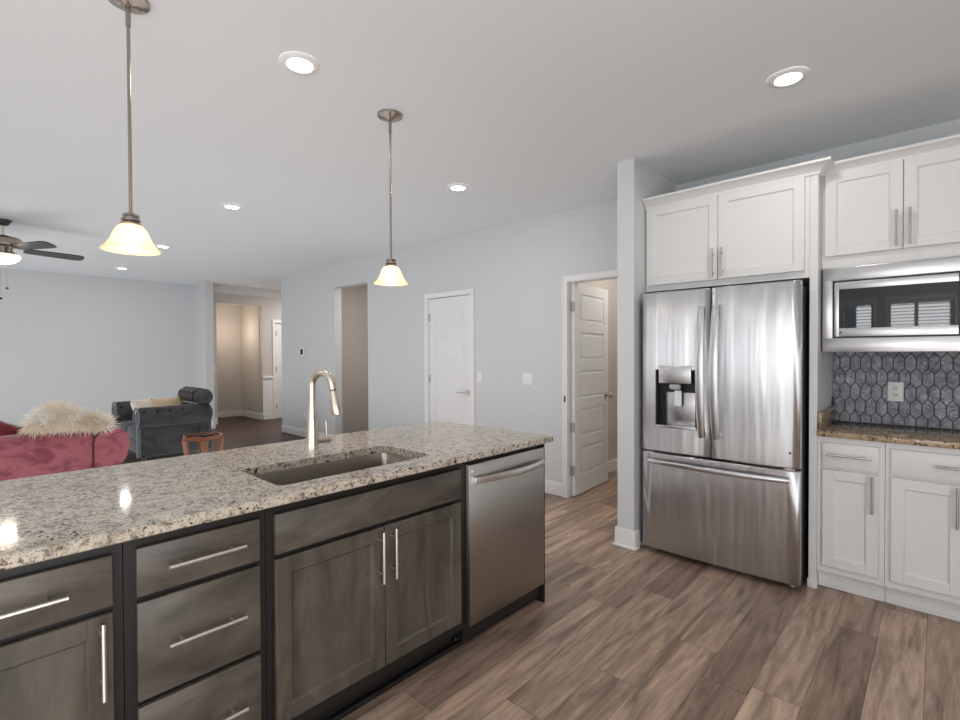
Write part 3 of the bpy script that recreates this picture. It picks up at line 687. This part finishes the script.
# microwave with trim kit
MX = 3.475
t = thing('microwave', (3.7, .12, 1.362), 'built in stainless microwave with dark glass under the wall cabinet', 'microwave')
MB().box(MX + .031, XB - .02, -.252, .5015, 1.366, 1.842).build('housing', M_DKGREY, t, False)
z0, z1, y0, y1 = 1.362, 1.846, -.256, .4945; dz0, dz1, dy0, dy1 = 1.442, 1.770, -.205, .4465
m = MB().box(MX, MX + .03, y0, y1, z0, dz0, .003).box(MX, MX + .03, y0, y1, dz1, z1, .003).box(MX, MX + .03, dy1, y1, dz0 - .002, dz1 + .002, .002).box(MX, MX + .03, y0, dy0, dz0 - .002, dz1 + .002, .002)
m.build('trim_frame', M_STEELBAR, t)
MB().box(MX + .015, MX + .032, dy0, dy1, dz0, dz1).build('recess', M_BLACK, t, False)
g0, g1, gz0, gz1 = -.072, .4155, 1.498, 1.719
a0, a1, b0, b1 = -.078, .437, 1.450, 1.761
m = MB().box(MX - .006, MX + .014, g1, a1, b0, b1, .002).box(MX - .006, MX + .014, a0, g1, b0, gz0, .002).box(MX - .006, MX + .014, a0, g1, gz1, b1, .002)
dd = m.build('door', M_STEELBAR, t)
def gl(u, v): y = g0 + u * (g1 - g0); return Vector((MX - .0035 - .0045 * math.sin(PI * u), y, gz0 + v * (gz1 - gz0)))
m = MB().grid(gl, 16, 2); m.box(MX - .003, MX + .012, g0, g1, gz0, gz1); m.build('door_glass', M_GLASSBLK, dd, True)
MB().box(MX - .006, MX + .014, dy0 + .006, a0 - .006, b0, b1, .002).build('control_panel', M_GLASSBLK, t)
MB().cyl((MX - .0068, .408, 1.473), (MX - .005, .408, 1.473), .006, 14).build('badge', M_DKGREY, dd, label='small dark round badge')

# tile backsplash
t = thing('tile_backsplash', (XB - .01, .12, .95), 'blue grey elongated hexagon tile backsplash under the microwave', 'backsplash')
MB().box(XB - .008, XB - .001, -.60, .500, .914, 1.40).build('grout', M_GROUT, t, False)
m = MB(); pw, rh, pt = .0530, .0915, .030; gp = .0058; x0 = XB - .008
def hexv(cy, cz, k):
    w2 = pw / 2 - gp / 2 - k; h = rh / 2 + pt / 2 - gp / 2 - k; hs = rh / 2 - pt / 2 - gp * .2
    return [(cy - w2, cz - hs), (cy, cz - h), (cy + w2, cz - hs), (cy + w2, cz + hs), (cy, cz + h), (cy - w2, cz + hs)]
def clip(poly, z0, z1, y0, y1):
    for ax, lim, sg in ((1, z0, 1), (1, z1, -1), (0, y0, 1), (0, y1, -1)):
        out = []
        for i in range(len(poly)):
            a, b = poly[i], poly[(i + 1) % len(poly)]; da, db = (a[ax] - lim) * sg, (b[ax] - lim) * sg
            if da >= 0: out.append(a)
            if (da >= 0) != (db >= 0): q = da / (da - db); out.append((a[0] + (b[0] - a[0]) * q, a[1] + (b[1] - a[1]) * q))
        poly = out
        if len(poly) < 3: return None
    return poly
for r in range(-1, 7):
    cz = .914 + .012 + r * rh
    for k in range(-2, 24):
        cy = .490 - (k + (.5 if r % 2 else 0)) * pw
        lo = clip(hexv(cy, cz, 0), .915, 1.40, -.60, .499); hi = clip(hexv(cy, cz, .0035), .9165, 1.3985, -.5985, .4975)
        if not lo or not hi: continue
        if len(lo) != len(hi): lo = hi
        A = [m.bm.verts.new((x0 + .0005, p[0], p[1])) for p in lo]; B = [m.bm.verts.new((x0 - .0012, p[0], p[1])) for p in lo]; C_ = [m.bm.verts.new((x0 - .0034, p[0], p[1])) for p in hi]
        n = len(lo)
        for i in range(n):
            j = (i + 1) % n; m.bm.faces.new((A[i], A[j], B[j], B[i])); 
            if lo is not hi: m.bm.faces.new((B[i], B[j], C_[j], C_[i]))
        m.bm.faces.new(C_ if lo is not hi else B)
m.build('tiles', M_TILE, t, True, ang=20)
t = thing('wall_outlet', (XB - .018, .158, 1.10), 'white outlet on the grey tile backsplash', 'outlet')
def outlet(t, x, y, z, w2=.037, h2=.058):
    MB().box(x - .006, x, y - w2, y + w2, z - h2, z + h2, .002).build('cover_plate', M_PLATE, t)
    for s in (-1, 1):
        MB().box(x - .008, x - .005, y - .017, y + .017, z + s * .02 - .014, z + s * .02 + .014, .001).build('socket', M_PLATE, t)
        mm = MB()
        for q in (-.006, .006): mm.box(x - .0086, x - .0078, y + q - .0022, y + q + .0022, z + s * .02 - .003, z + s * .02 + .007)
        mm.box(x - .0086, x - .0078, y - .002, y + .002, z + s * .02 - .010, z + s * .02 - .006)
        mm.build('slots', M_BLACK, t, False)
outlet(t, XB - .0135, .186, 1.118)

# right base cabinets
BX = 3.392; D = BX - .021
def basecab(y0, y1, label):
    t = thing('base_cabinet', (3.66, (y0 + y1) / 2, 0), label, 'cabinet', 'white base cabinets right of the refrigerator')
    MB().box(BX, XB - .003, y0 + .0005, y1 - .0005, .105, .878).build('cabinet_body', M_CAB, t, False)
    m = MB().box(BX + .056, BX + .07, y0 + .0005, y1 - .0005, 0, .105); m.box(BX + .044, BX + .056, y0 + .0005, y1 - .0005, 0, .018, .004); m.build('toe_kick', M_CAB, t)
    return t
c = basecab(.2015, .5025, 'narrow white base cabinet next to the refrigerator panel')
d = slab('x', D, .02, .226, .478, .713, .849).build('drawer_front', M_CAB, c); bar_handle((D, .455, .785), (D, .253, .785), XO, d, M_PULLDK)
d = shaker('x', D, .02, .226, .478, .145, .698).build('door', M_CAB, c); bar_handle((D, .252, .492), (D, .252, .692), XO, d, M_PULLDK)
c = basecab(-.415, .2005, 'wider white base cabinet at the right edge of the photo')
d = slab('x', D, .02, -.390, .177, .713, .849).build('drawer_front', M_CAB, c); bar_handle((D, .005, .785), (D, -.215, .785), XO, d, M_PULLDK)
d = shaker('x', D, .02, -.104, .177, .145, .698).build('door', M_CAB, c); bar_handle((D, -.076, .492), (D, -.076, .692), XO, d, M_PULLDK)
d = shaker('x', D, .02, -.390, -.108, .145, .698).build('door', M_CAB, c); bar_handle((D, -.136, .492), (D, -.136, .692), XO, d, M_PULLDK)
tag(MB().box(3.357, XB - .009, -.45, .5, .882, .914, .003).build('countertop', M_GRAN2, None, True, (3.65, .05, .882)), 'granite worktop with brown reflections in its colour, below the tiled backsplash', 'countertop')
tag(MB().box(3.375, XB - .018, .482, .501, .9145, 1.015, .002).build('side_splash', M_GRAN2, None, True, (3.65, .49, .914)), 'short granite splash piece against the white refrigerator panel', 'splash')
# small black hook clip on the panel side
tag(MB().box(XB - .05, XB - .02, .488, .5015, 1.02, 1.07, .003).build('cord_clip', M_BLACK, None, True, (XB - .035, .495, 1.02)), 'small black clip on the panel at the tile corner', 'clip')

# ------------------------------------------------------------------ switches, thermostat
def switch(y, z, label, w2=.037):
    t = thing('light_switch', (XB, y, z), label, 'switch', 'switch plates on the long wall')
    MB().box(XB - .006, XB - .0005, y - w2, y + w2, z - .058, z + .058, .002).build('cover_plate', M_PLATE, t)
    for k in ((0,) if w2 < .05 else (-.023, .023)):
        MB().box(XB - .009, XB - .005, y + k - .014, y + k + .014, z - .03, z + .03, .002).build('rocker', M_PLATE, t)
switch(3.672, 1.105, 'single white switch plate just right of the closed door')
switch(3.015, 1.105, 'double white switch plate halfway between the two white doors', .06)
t = thing('thermostat', (XB, 7.66, 1.40), 'small white thermostat with dark screen left of the passage', 'thermostat')
MB().box(XB - .022, XB - .0005, 7.585, 7.745, 1.325, 1.475, .006).build('case', M_PLATE, t)
MB().box(XB - .024, XB - .021, 7.620, 7.710, 1.358, 1.445, .001).build('screen', M_BLACK, t, label='dark square screen')
t = thing('wall_outlet', (XB, 7.6, .33), 'white outlet low on the wall below the thermostat', 'outlet'); outlet(t, XB - .0005, 7.6, .36)
t = thing('light_switch', (3.2, 9.70, 1.10), 'white switch plate in the foyer beside the tan opening', 'switch')
MB().box(3.40, 3.47, 10.263, 10.2695, 1.04, 1.16, .002).build('cover_plate', M_PLATE, t); MB().box(3.42, 3.45, 10.260, 10.264, 1.07, 1.13, .001).build('rocker', M_PLATE, t)

# ------------------------------------------------------------------ ceiling fixtures
def downlight(x, y, label, e=3.5):
    t = thing('ceiling_light', (x, y, ZC), label, 'ceiling light', 'recessed ceiling lights')
    MB().lathe((x, y, ZC), [(.088, -.0005), (.088, -.004), (.080, -.011), (.060, -.013), (.056, -.010), (.056, -.0005)], 36).build('trim_ring', M_TRIM, t)
    MB().lathe((x, y, ZC), [(0, -.0085), (.0565, -.0085), (.0565, -.0005), (0, -.0005)], 30).build('diffuser', M_LED, t, label='glowing round lens')
    l = bpy.data.lights.new('downlight', 'AREA'); l.shape = 'DISK'; l.size = .11; l.energy = e; l.color = (1, .96, .9)
    o = bpy.data.objects.new('downlight', l); COL.objects.link(o); o.location = (x, y, ZC - .016)
downlight(1.099, 2.14, 'round recessed ceiling light between the two pendant lamps')
downlight(2.77, .537, 'round recessed ceiling light in front of the refrigerator cabinet')
downlight(2.769, 2.811, 'round recessed ceiling light just right of the far pendant lamp')
downlight(1.723, 4.634, 'recessed ceiling light midway between the two pendant shades')
downlight(1.771, 6.94, 'recessed ceiling light just right of the near pendant shade')
downlight(1.784, 9.138, 'farthest recessed ceiling light near the plain living room wall')
tag(MB().lathe((4.02, 9.6, ZC), [(0, -.035), (.045, -.035), (.065, -.022), (.068, -.0005), (0, -.0005)], 28).build('smoke_detector', M_PLATE, None, True, (4.02, 9.6, ZC)), 'white smoke detector on the foyer ceiling', 'smoke detector')

def pendant(x, y, label):
    t = thing('pendant_lamp', (x, y, ZC), label, 'pendant lamp', 'pendant lamps over the island')
    MB().lathe((x, y, ZC), [(0, -.030), (.012, -.030), (.022, -.022), (.045, -.018), (.060, -.012), (.068, -.010), (.070, -.0005), (0, -.0005)], 36).build('canopy', M_BRONZE, t)
    MB().cyl((x, y, ZC - .10), (x, y, ZC - .025), .0085, 14).cyl((x, y, 1.885), (x, y, ZC - .09), .006, 14).build('rod', M_BRONZE, t)
    MB().lathe((x, y, 0), [(0, 1.897), (.012, 1.897), (.016, 1.892), (.026, 1.890), (.028, 1.884), (.024, 1.880), (.024, 1.876), (.031, 1.873), (.031, 1.866), (.026, 1.863), (.033, 1.858), (.034, 1.852), (.030, 1.850), (0, 1.850)], 30).build('socket_collar', M_BRONZE, t)
    prof = [(.026, 1.852), (.037, 1.848), (.048, 1.836), (.057, 1.818), (.064, 1.798), (.074, 1.780), (.086, 1.766), (.095, 1.757)]
    inner = [(r - .0035, z - .001) for r, z in prof[::-1]]
    MB().lathe((x, y, 0), prof + [(.095, 1.7545), (.0925, 1.754)] + inner[1:], 44).build('shade', M_SHADE, t, label='frosted amber glass bell shade')
    MB().ball((x, y, 1.782), .031, .031, .036, 20, 12).cyl((x, y, 1.82), (x, y, 1.852), .014, 12).build('bulb', M_BULB, t, label='glowing bulb')
    point('pendant_bulb', (x, y, 1.730), .8, (1, .86, .68), .03)
pendant(.464, 2.225, 'near pendant lamp with bell glass shade over the island worktop')
pendant(1.678, 2.24, 'far pendant lamp with bell glass shade in front of the closed door')

# ceiling fan
FXX, FYY = .35, 6.72
t = thing('ceiling_fan', (FXX, FYY, ZC), 'dark bladed ceiling fan with lit glass bowl in the living room', 'ceiling fan')
MB().lathe((FXX, FYY, ZC), [(0, -.055), (.03, -.055), (.045, -.045), (.068, -.01), (.07, -.0005), (0, -.0005)], 30).build('canopy', M_DKGREY, t)
MB().cyl((FXX, FYY, 2.53), (FXX, FYY, ZC - .05), .0125, 14).build('downrod', M_NICKEL, t)
MB().lathe((FXX, FYY, 0), [(0, 2.545), (.03, 2.545), (.06, 2.535), (.125, 2.52), (.145, 2.50), (.148, 2.45), (.135, 2.438), (.09, 2.432), (.07, 2.425), (.07, 2.375), (.10, 2.365), (.10, 2.352), (0, 2.352)], 40).build('motor_housing', M_BRONZE, t)
MB().lathe((FXX, FYY, 0), [(0, 2.262), (.04, 2.264), (.08, 2.275), (.118, 2.30), (.132, 2.33), (.132, 2.352), (0, 2.352)], 40).build('light_bowl', M_FANBOWL, t, label='lit frosted glass bowl')
point('fan_bulb', (FXX, FYY, 2.235), 5, (1, .86, .68), .06)
for k in range(5):
    a = math.radians(10 + 72 * k); R = Matrix.Translation((FXX, FYY, 2.415)) @ Matrix.Rotation(a, 4, 'Z') @ Matrix.Rotation(math.radians(-15), 4, 'X')
    b = MB(); poly = [(.16, -.045), (.20, -.055), (.58, -.068), (.635, -.055), (.650, -.02), (.650, .02), (.635, .055), (.58, .068), (.20, .055), (.16, .045)]
    b.prism(poly, 'z', -.004, .004); b.xf(R); bl = b.build('blade', M_BLADE, t)
    g = MB().prism([(.08, -.018), (.15, -.02), (.21, -.035), (.23, 0), (.21, .035), (.15, .02), (.08, .018)], 'z', .005, .010); g.xf(R); g.build('blade_bracket', M_NICKEL, bl)
for q, (dx_, z) in enumerate(((.02, 2.03), (-.025, 1.925))):
    m = MB().cyl((FXX + dx_, FYY - .10, z), (FXX + dx_, FYY - .10, 2.36), .0007, 6).ball((FXX + dx_, FYY - .10, z - .012), .012); m.build('pull_chain', M_BLACK, t)

# ------------------------------------------------------------------ living room furniture
# red sofa, back towards the island
t = thing('sofa', (-.45, 5.15, 0), 'rose red velvet sofa seen from behind over the island', 'sofa')
SX0, SX1, SY0, SY1 = -1.62, .724, 4.73, 5.62
def back_prof():
    p = [(SY0, .06), (SY0, .70)]
    for i in range(9): a = PI - i * PI / 8; p.append((SY0 + .10 + .10 * math.cos(a), .70 + .095 * math.sin(a)))
    return p + [(SY0 + .22, .42), (SY0 + .22, .06)]
MB().prism(back_prof(), 'x', SX0, SX1).build('backrest', M_RED, t)
MB().box(SX0, SX1, SY0 + .23, SY1, .10, .30, .02).build('seat_base', M_RED, t)
for k in range(3):
    a = SX0 + .02 + k * (SX1 - SX0 - .04) / 3; MB().box(a + .004, a + (SX1 - SX0 - .04) / 3 - .004, SY0 + .25, SY1 + .02, .305, .46, .05, 4).build('seat_cushion', M_RED, t)
def arm_prof(x0, sgn):
    p = [(x0, .06), (x0, .70)]
    for i in range(5): a = PI / 2 + (PI / 2) * (1 - i / 4); p.append((x0 + sgn * (.115 + .115 * math.cos(a)), .68 + .115 * math.sin(a)))
    for i in range(1, 9): a = PI / 2 - i * (PI * .78) / 8; p.append((x0 + sgn * (.115 + .118 * math.cos(a)), .68 + .115 * math.sin(a) - (0 if i < 5 else (i - 4) * .018)))
    return p + [(x0 + sgn * .135, .45), (x0 + sgn * .135, .06)]
for sgn, xx in ((1, SX1 + .001), (-1, SX0 - .001)):
    ar = MB().prism(arm_prof(xx, sgn), 'y', SY0 - .005, SY1 + .02).build('armrest', M_RED, t)
    pr = arm_prof(xx, sgn)[:-2]; MB().tube([(p[0], SY0 - .006, p[1]) for p in pr[:8]], .006, 8).build('welt', M_REDDK, ar, label='dark red welt line')
for x in (SX0 + .05, SX1 - .0):
    for y in (SY0 + .05, SY1 - .06): MB().cyl((x, y, 0), (x, y, .105), .022, 12, .028).build('leg', M_BLACK, t)

# fur throw on the sofa back
def furthrow():
    rnd = random.Random(3); m = MB(); core = []
    def ctr(u):
        x = .355 + u * .50; zb = .805 + .02 * math.sin(u * 5)
        r = .058 + .042 * math.exp(-((u - .36) / .24) ** 2); return Vector((x, SY0 + .085 + .02 * math.sin(u * 4), zb + r * .45)), r
    def surf(u, v):
        c, r = ctr(.02 + .96 * u); e = math.sqrt(max(0, 1 - (2 * u - 1) ** 6)); a = 2 * PI * v
        return c + Vector((0, math.cos(a) * r * 1.35 * e, math.sin(a) * r * e * (1.0 if math.sin(a) > 0 else .45)))
    m.grid(surf, 26, 18, False, True)
    for i in range(3600):
        u = rnd.random(); v = rnd.random(); p = surf(u, v); c, r = ctr(u); n = (p - c); n.x += (u - .5) * .05; n = n.normalized()
        d = (n * 1.0 + Vector((rnd.uniform(-.6, .6), rnd.uniform(-.5, .5), rnd.uniform(-.5, .35)))).normalized(); ln = rnd.uniform(.04, .095)
        q1 = p + d * ln * .55; q2 = p + d * ln + Vector((0, 0, -.022 * rnd.random())); s = d.cross(Vector((rnd.random(), rnd.random(), rnd.random()))).normalized() * .0032; s2 = d.cross(s).normalized() * .0032
        a = [m.bm.verts.new(p + x) for x in (s, s2, -s - s2)]; b = [m.bm.verts.new(q1 + x * .7) for x in (s, s2, -s - s2)]; tip = m.bm.verts.new(q2)
        for k in range(3): m.bm.faces.new((a[k], a[(k + 1) % 3], b[(k + 1) % 3], b[k])); m.bm.faces.new((b[k], b[(k + 1) % 3], tip))
    return m
tag(furthrow().build('fur_throw', M_FUR, None, True, (.65, SY0 + .1, .8)), 'shaggy cream fur throw lying along the red sofa back', 'throw')

def cushion(name, c, w_, h_, d_, mat, rot, label, grp=None):
    """soft square pillow centred at c; w along local x, h local z, d thickness local y"""
    m = MB(); n = 14
    for sg in (-1, 1):
        def fn(u, v, sg=sg):
            a, b = 2 * u - 1, 2 * v - 1; k = max(0, (1 - a ** 4)) ** .5 * max(0, (1 - b ** 4)) ** .5
            pin = 1 - .10 * (1 - abs(a) ** 2) * abs(b) ** 3; pin2 = 1 - .10 * (1 - abs(b) ** 2) * abs(a) ** 3
            return Vector((a * w_ / 2 * pin2, sg * d_ / 2 * k + .004 * math.sin(9 * a + 5 * b) * k, b * h_ / 2 * pin))
        m.grid(fn, n, n)
    m.xf(Matrix.Translation(c) @ rot)
    return tag(m.build(name, mat, None, True, c, 60, weld=True), label, 'pillow', grp)
RX = lambda d: Matrix.Rotation(math.radians(d), 4, 'X'); RY = lambda d: Matrix.Rotation(math.radians(d), 4, 'Y'); RZ = lambda d: Matrix.Rotation(math.radians(d), 4, 'Z')
cushion('throw_pillow', Vector((.09, SY0 + .33, .745)), .46, .44, .16, M_REDPIL, RY(33) @ RX(-16), 'crimson pillow leaning inside the red sofa at left edge')

# charcoal chesterfield loveseat
t = thing('loveseat', (1.98, 7.95, 0), 'charcoal tufted velvet loveseat with rolled arms near the foyer', 'sofa')
GX0, GX1, GY0, GY1 = 1.53, 2.38, 7.10, 8.56
def roll(ax, a0, a1, c, r, dim, nn=44, mm=22, phase=.5, bulge=0.0, rows=((35, 0),)):
    """upholstered roll along axis with tuft dimples. c=(u,z) centre"""
    m = MB()
    def fn(u, v):
        a = 2 * PI * v; L = a1 - a0; q = a0 + u * L; rr_ = r * (1 - .55 * max(0, abs(2 * u - 1) - .93) / .07)
        k = 0
        for deg, off in rows:
            for i in range(dim):
                ci = a0 + L * (i + phase + off) / dim; dd = (q - ci) ** 2 / .0022 + ((a - math.radians(deg) + PI) % (2 * PI) - PI) ** 2 / .12; k += math.exp(-dd)
        rr_ *= 1 - .22 * min(1, k); cu, cz = c
        if ax == 'x': return Vector((q, cu + rr_ * math.cos(a), cz + rr_ * math.sin(a)))
        return Vector((cu + rr_ * math.cos(a), q, cz + rr_ * math.sin(a)))
    m.grid(fn, nn, mm, False, True)
    for e in (0, 1):
        cs = fn(e, 0); ct = Vector((cs.x if ax == 'x' else c[0], c[0] if ax == 'x' else cs.y, c[1])); vc = m.bm.verts.new(ct)
        vs = [m.bm.verts.new(fn(e, j / mm)) for j in range(mm)]
        for j in range(mm): m.bm.faces.new((vs[j], vs[(j + 1) % mm], vc))
    return m
def buttons(parent, ax, a0, a1, c, r, dim, deg, phase=.5):
    for i in range(dim):
        q = a0 + (a1 - a0) * (i + phase) / dim; a = math.radians(deg); rr_ = r * .83
        p = (q, c[0] + rr_ * math.cos(a), c[1] + rr_ * math.sin(a)) if ax == 'x' else (c[0] + rr_ * math.cos(a), q, c[1] + rr_ * math.sin(a))
        MB().ball(p, .015, su=10, sv=6).build('button', M_BUTTON, parent)
for (yc_, sg) in ((GY0 + .130, -1), (GY1 - .130, 1)):
    body = MB().box(GX0 + .015, GX1, yc_ - .035, yc_ + .085, .09, .58, .015) if sg < 0 else MB().box(GX0 + .015, GX1, yc_ - .085, yc_ + .035, .09, .60, .015)
    am = body.build('armrest', M_GREYV, t)
    deg = 136 if sg < 0 else 150
    roll('x', GX0, GX1 + .015, (yc_, .578), .128, 6, rows=((deg, 0),)).build('arm_roll', M_GREYV, am)
    buttons(am, 'x', GX0, GX1 - .01, (yc_, .578), .128, 6, deg)
    pts = [(GX0 + .008, yc_ + sg * .034, .09), (GX0 + .008, yc_ + sg * .034, .46)] + [(GX0 + .004, yc_ + .124 * math.cos(a) * (1 if sg > 0 else -1), .578 + .124 * math.sin(a)) for a in [(-.6 + i * (PI + 1.1) / 12) for i in range(13)]]
    MB().tube(pts, .011, 8).build('piping', M_GREYPIPE, am, label='slate grey piping')
    if sg < 0:
        nh = MB()
        for i in range(14): nh.ball((GX0 + .032, yc_ - .0355, .11 + i * .026), .0075, su=8, sv=6)
        nh.build('nailhead_trim', M_NAIL, am, label='row of bright nailheads')
MB().box(GX0 + .06, GX1 - .12, GY0 + .195, GY1 - .195, .09, .27, .02).build('seat_base', M_GREYV, t)
for k in range(2):
    a = GY0 + .197 + k * .534; MB().box(GX0 + .02, GX1 - .20, a, a + .530, .275, .44, .05, 4).build('seat_cushion', M_GREYV, t)
br = MB().box(GX1 - .15, GX1 - .03, GY0 + .05, GY1 - .15, .12, .68, .04).build('backrest', M_GREYV, t)
roll('y', GY0 + .25, GY0 + .90, (GX1 - .080, .80), .108, 4, 60, 22, rows=((150, 0), (115, .5))).build('back_roll', M_GREYV, br)
MB().ball((GX1 - .082, GY0 + .135, .792), .114, .120, .114, 26, 16).build('back_scroll', M_GREYV, br)
MB().box(GX1 - .20, GX1 - .149, GY0 + .24, GY1 - .24, .43, .70, .024).build('back_panel', M_GREYV, br)
buttons(br, 'y', GY0 + .25, GY0 + .90, (GX1 - .080, .80), .108, 4, 150)
for x in (GX0 + .07, GX1 - .07):
    for y in (GY0 + .08, GY1 - .08): MB().cyl((x, y, 0), (x, y, .092), .018, 12, .026).build('leg', M_BLACK, t)
cushion('throw_pillow', Vector((1.80, 7.86, .60)), .46, .38, .14, M_IVORY, RZ(40) @ RX(-22), 'ivory pillow on the charcoal loveseat, left one of two', 'pale pillows on the loveseat')
cushion('throw_pillow', Vector((1.98, 7.56, .62)), .48, .38, .15, M_BEIGE, RZ(35) @ RX(-22), 'beige pillow on the charcoal loveseat by its near arm', 'pale pillows on the loveseat')

# hexagonal tray table
TX, TY = 1.80, 5.70
t = thing('side_table', (TX, TY, 0), 'small hexagonal wooden tray table between island and loveseat', 'table')
def hexa(r, k0=0): return [(TX + r * math.cos(PI / 3 * k + k0), TY + r * math.sin(PI / 3 * k + k0)) for k in range(6)]
m = MB(); bm = m.bm; A = hexa(.205, .3); B = hexa(.182, .3)
vo = [[bm.verts.new((p[0], p[1], z)) for p in A] for z in (.475, .510)]; vi = [[bm.verts.new((p[0], p[1], z)) for p in B] for z in (.475, .510)]
for k in range(6):
    j = (k + 1) % 6
    bm.faces.new((vo[0][k], vo[0][j], vo[1][j], vo[1][k])); bm.faces.new((vi[0][k], vi[1][k], vi[1][j], vi[0][j])); bm.faces.new((vo[1][k], vo[1][j], vi[1][j], vi[1][k])); bm.faces.new((vo[0][k], vi[0][k], vi[0][j], vo[0][j]))
m.build('rim', M_TABLE, t, False)
MB().prism(hexa(.186, .3), 'z', .476, .486).build('tray', M_BLADE, t, False, label='dark tray surface')
for k in range(6):
    a = PI / 3 * k + .3; ca, sa = math.cos(a), math.sin(a)
    lg = MB().box(-.012, .012, -.03, .03, 0, .50, .003, 1)
    for v in lg.bm.verts:
        q = v.co.z / .50; rad = .13 + .065 * q; wv = v.co.y * (.45 + .75 * q); v.co = Vector((TX + ca * (rad + v.co.x) - sa * wv, TY + sa * (rad + v.co.x) + ca * wv, v.co.z * .474 / .5))
    lg.build('leg', M_TABLE, t)
m = MB().box(TX - .02, TX + .10, TY - .05, TY + .03, .4865, .515, .01)
tag(m.build('remote_control', M_BLACK, None, True, (TX, TY, .487)), 'dark object lying in the wooden tray table', 'remote control')
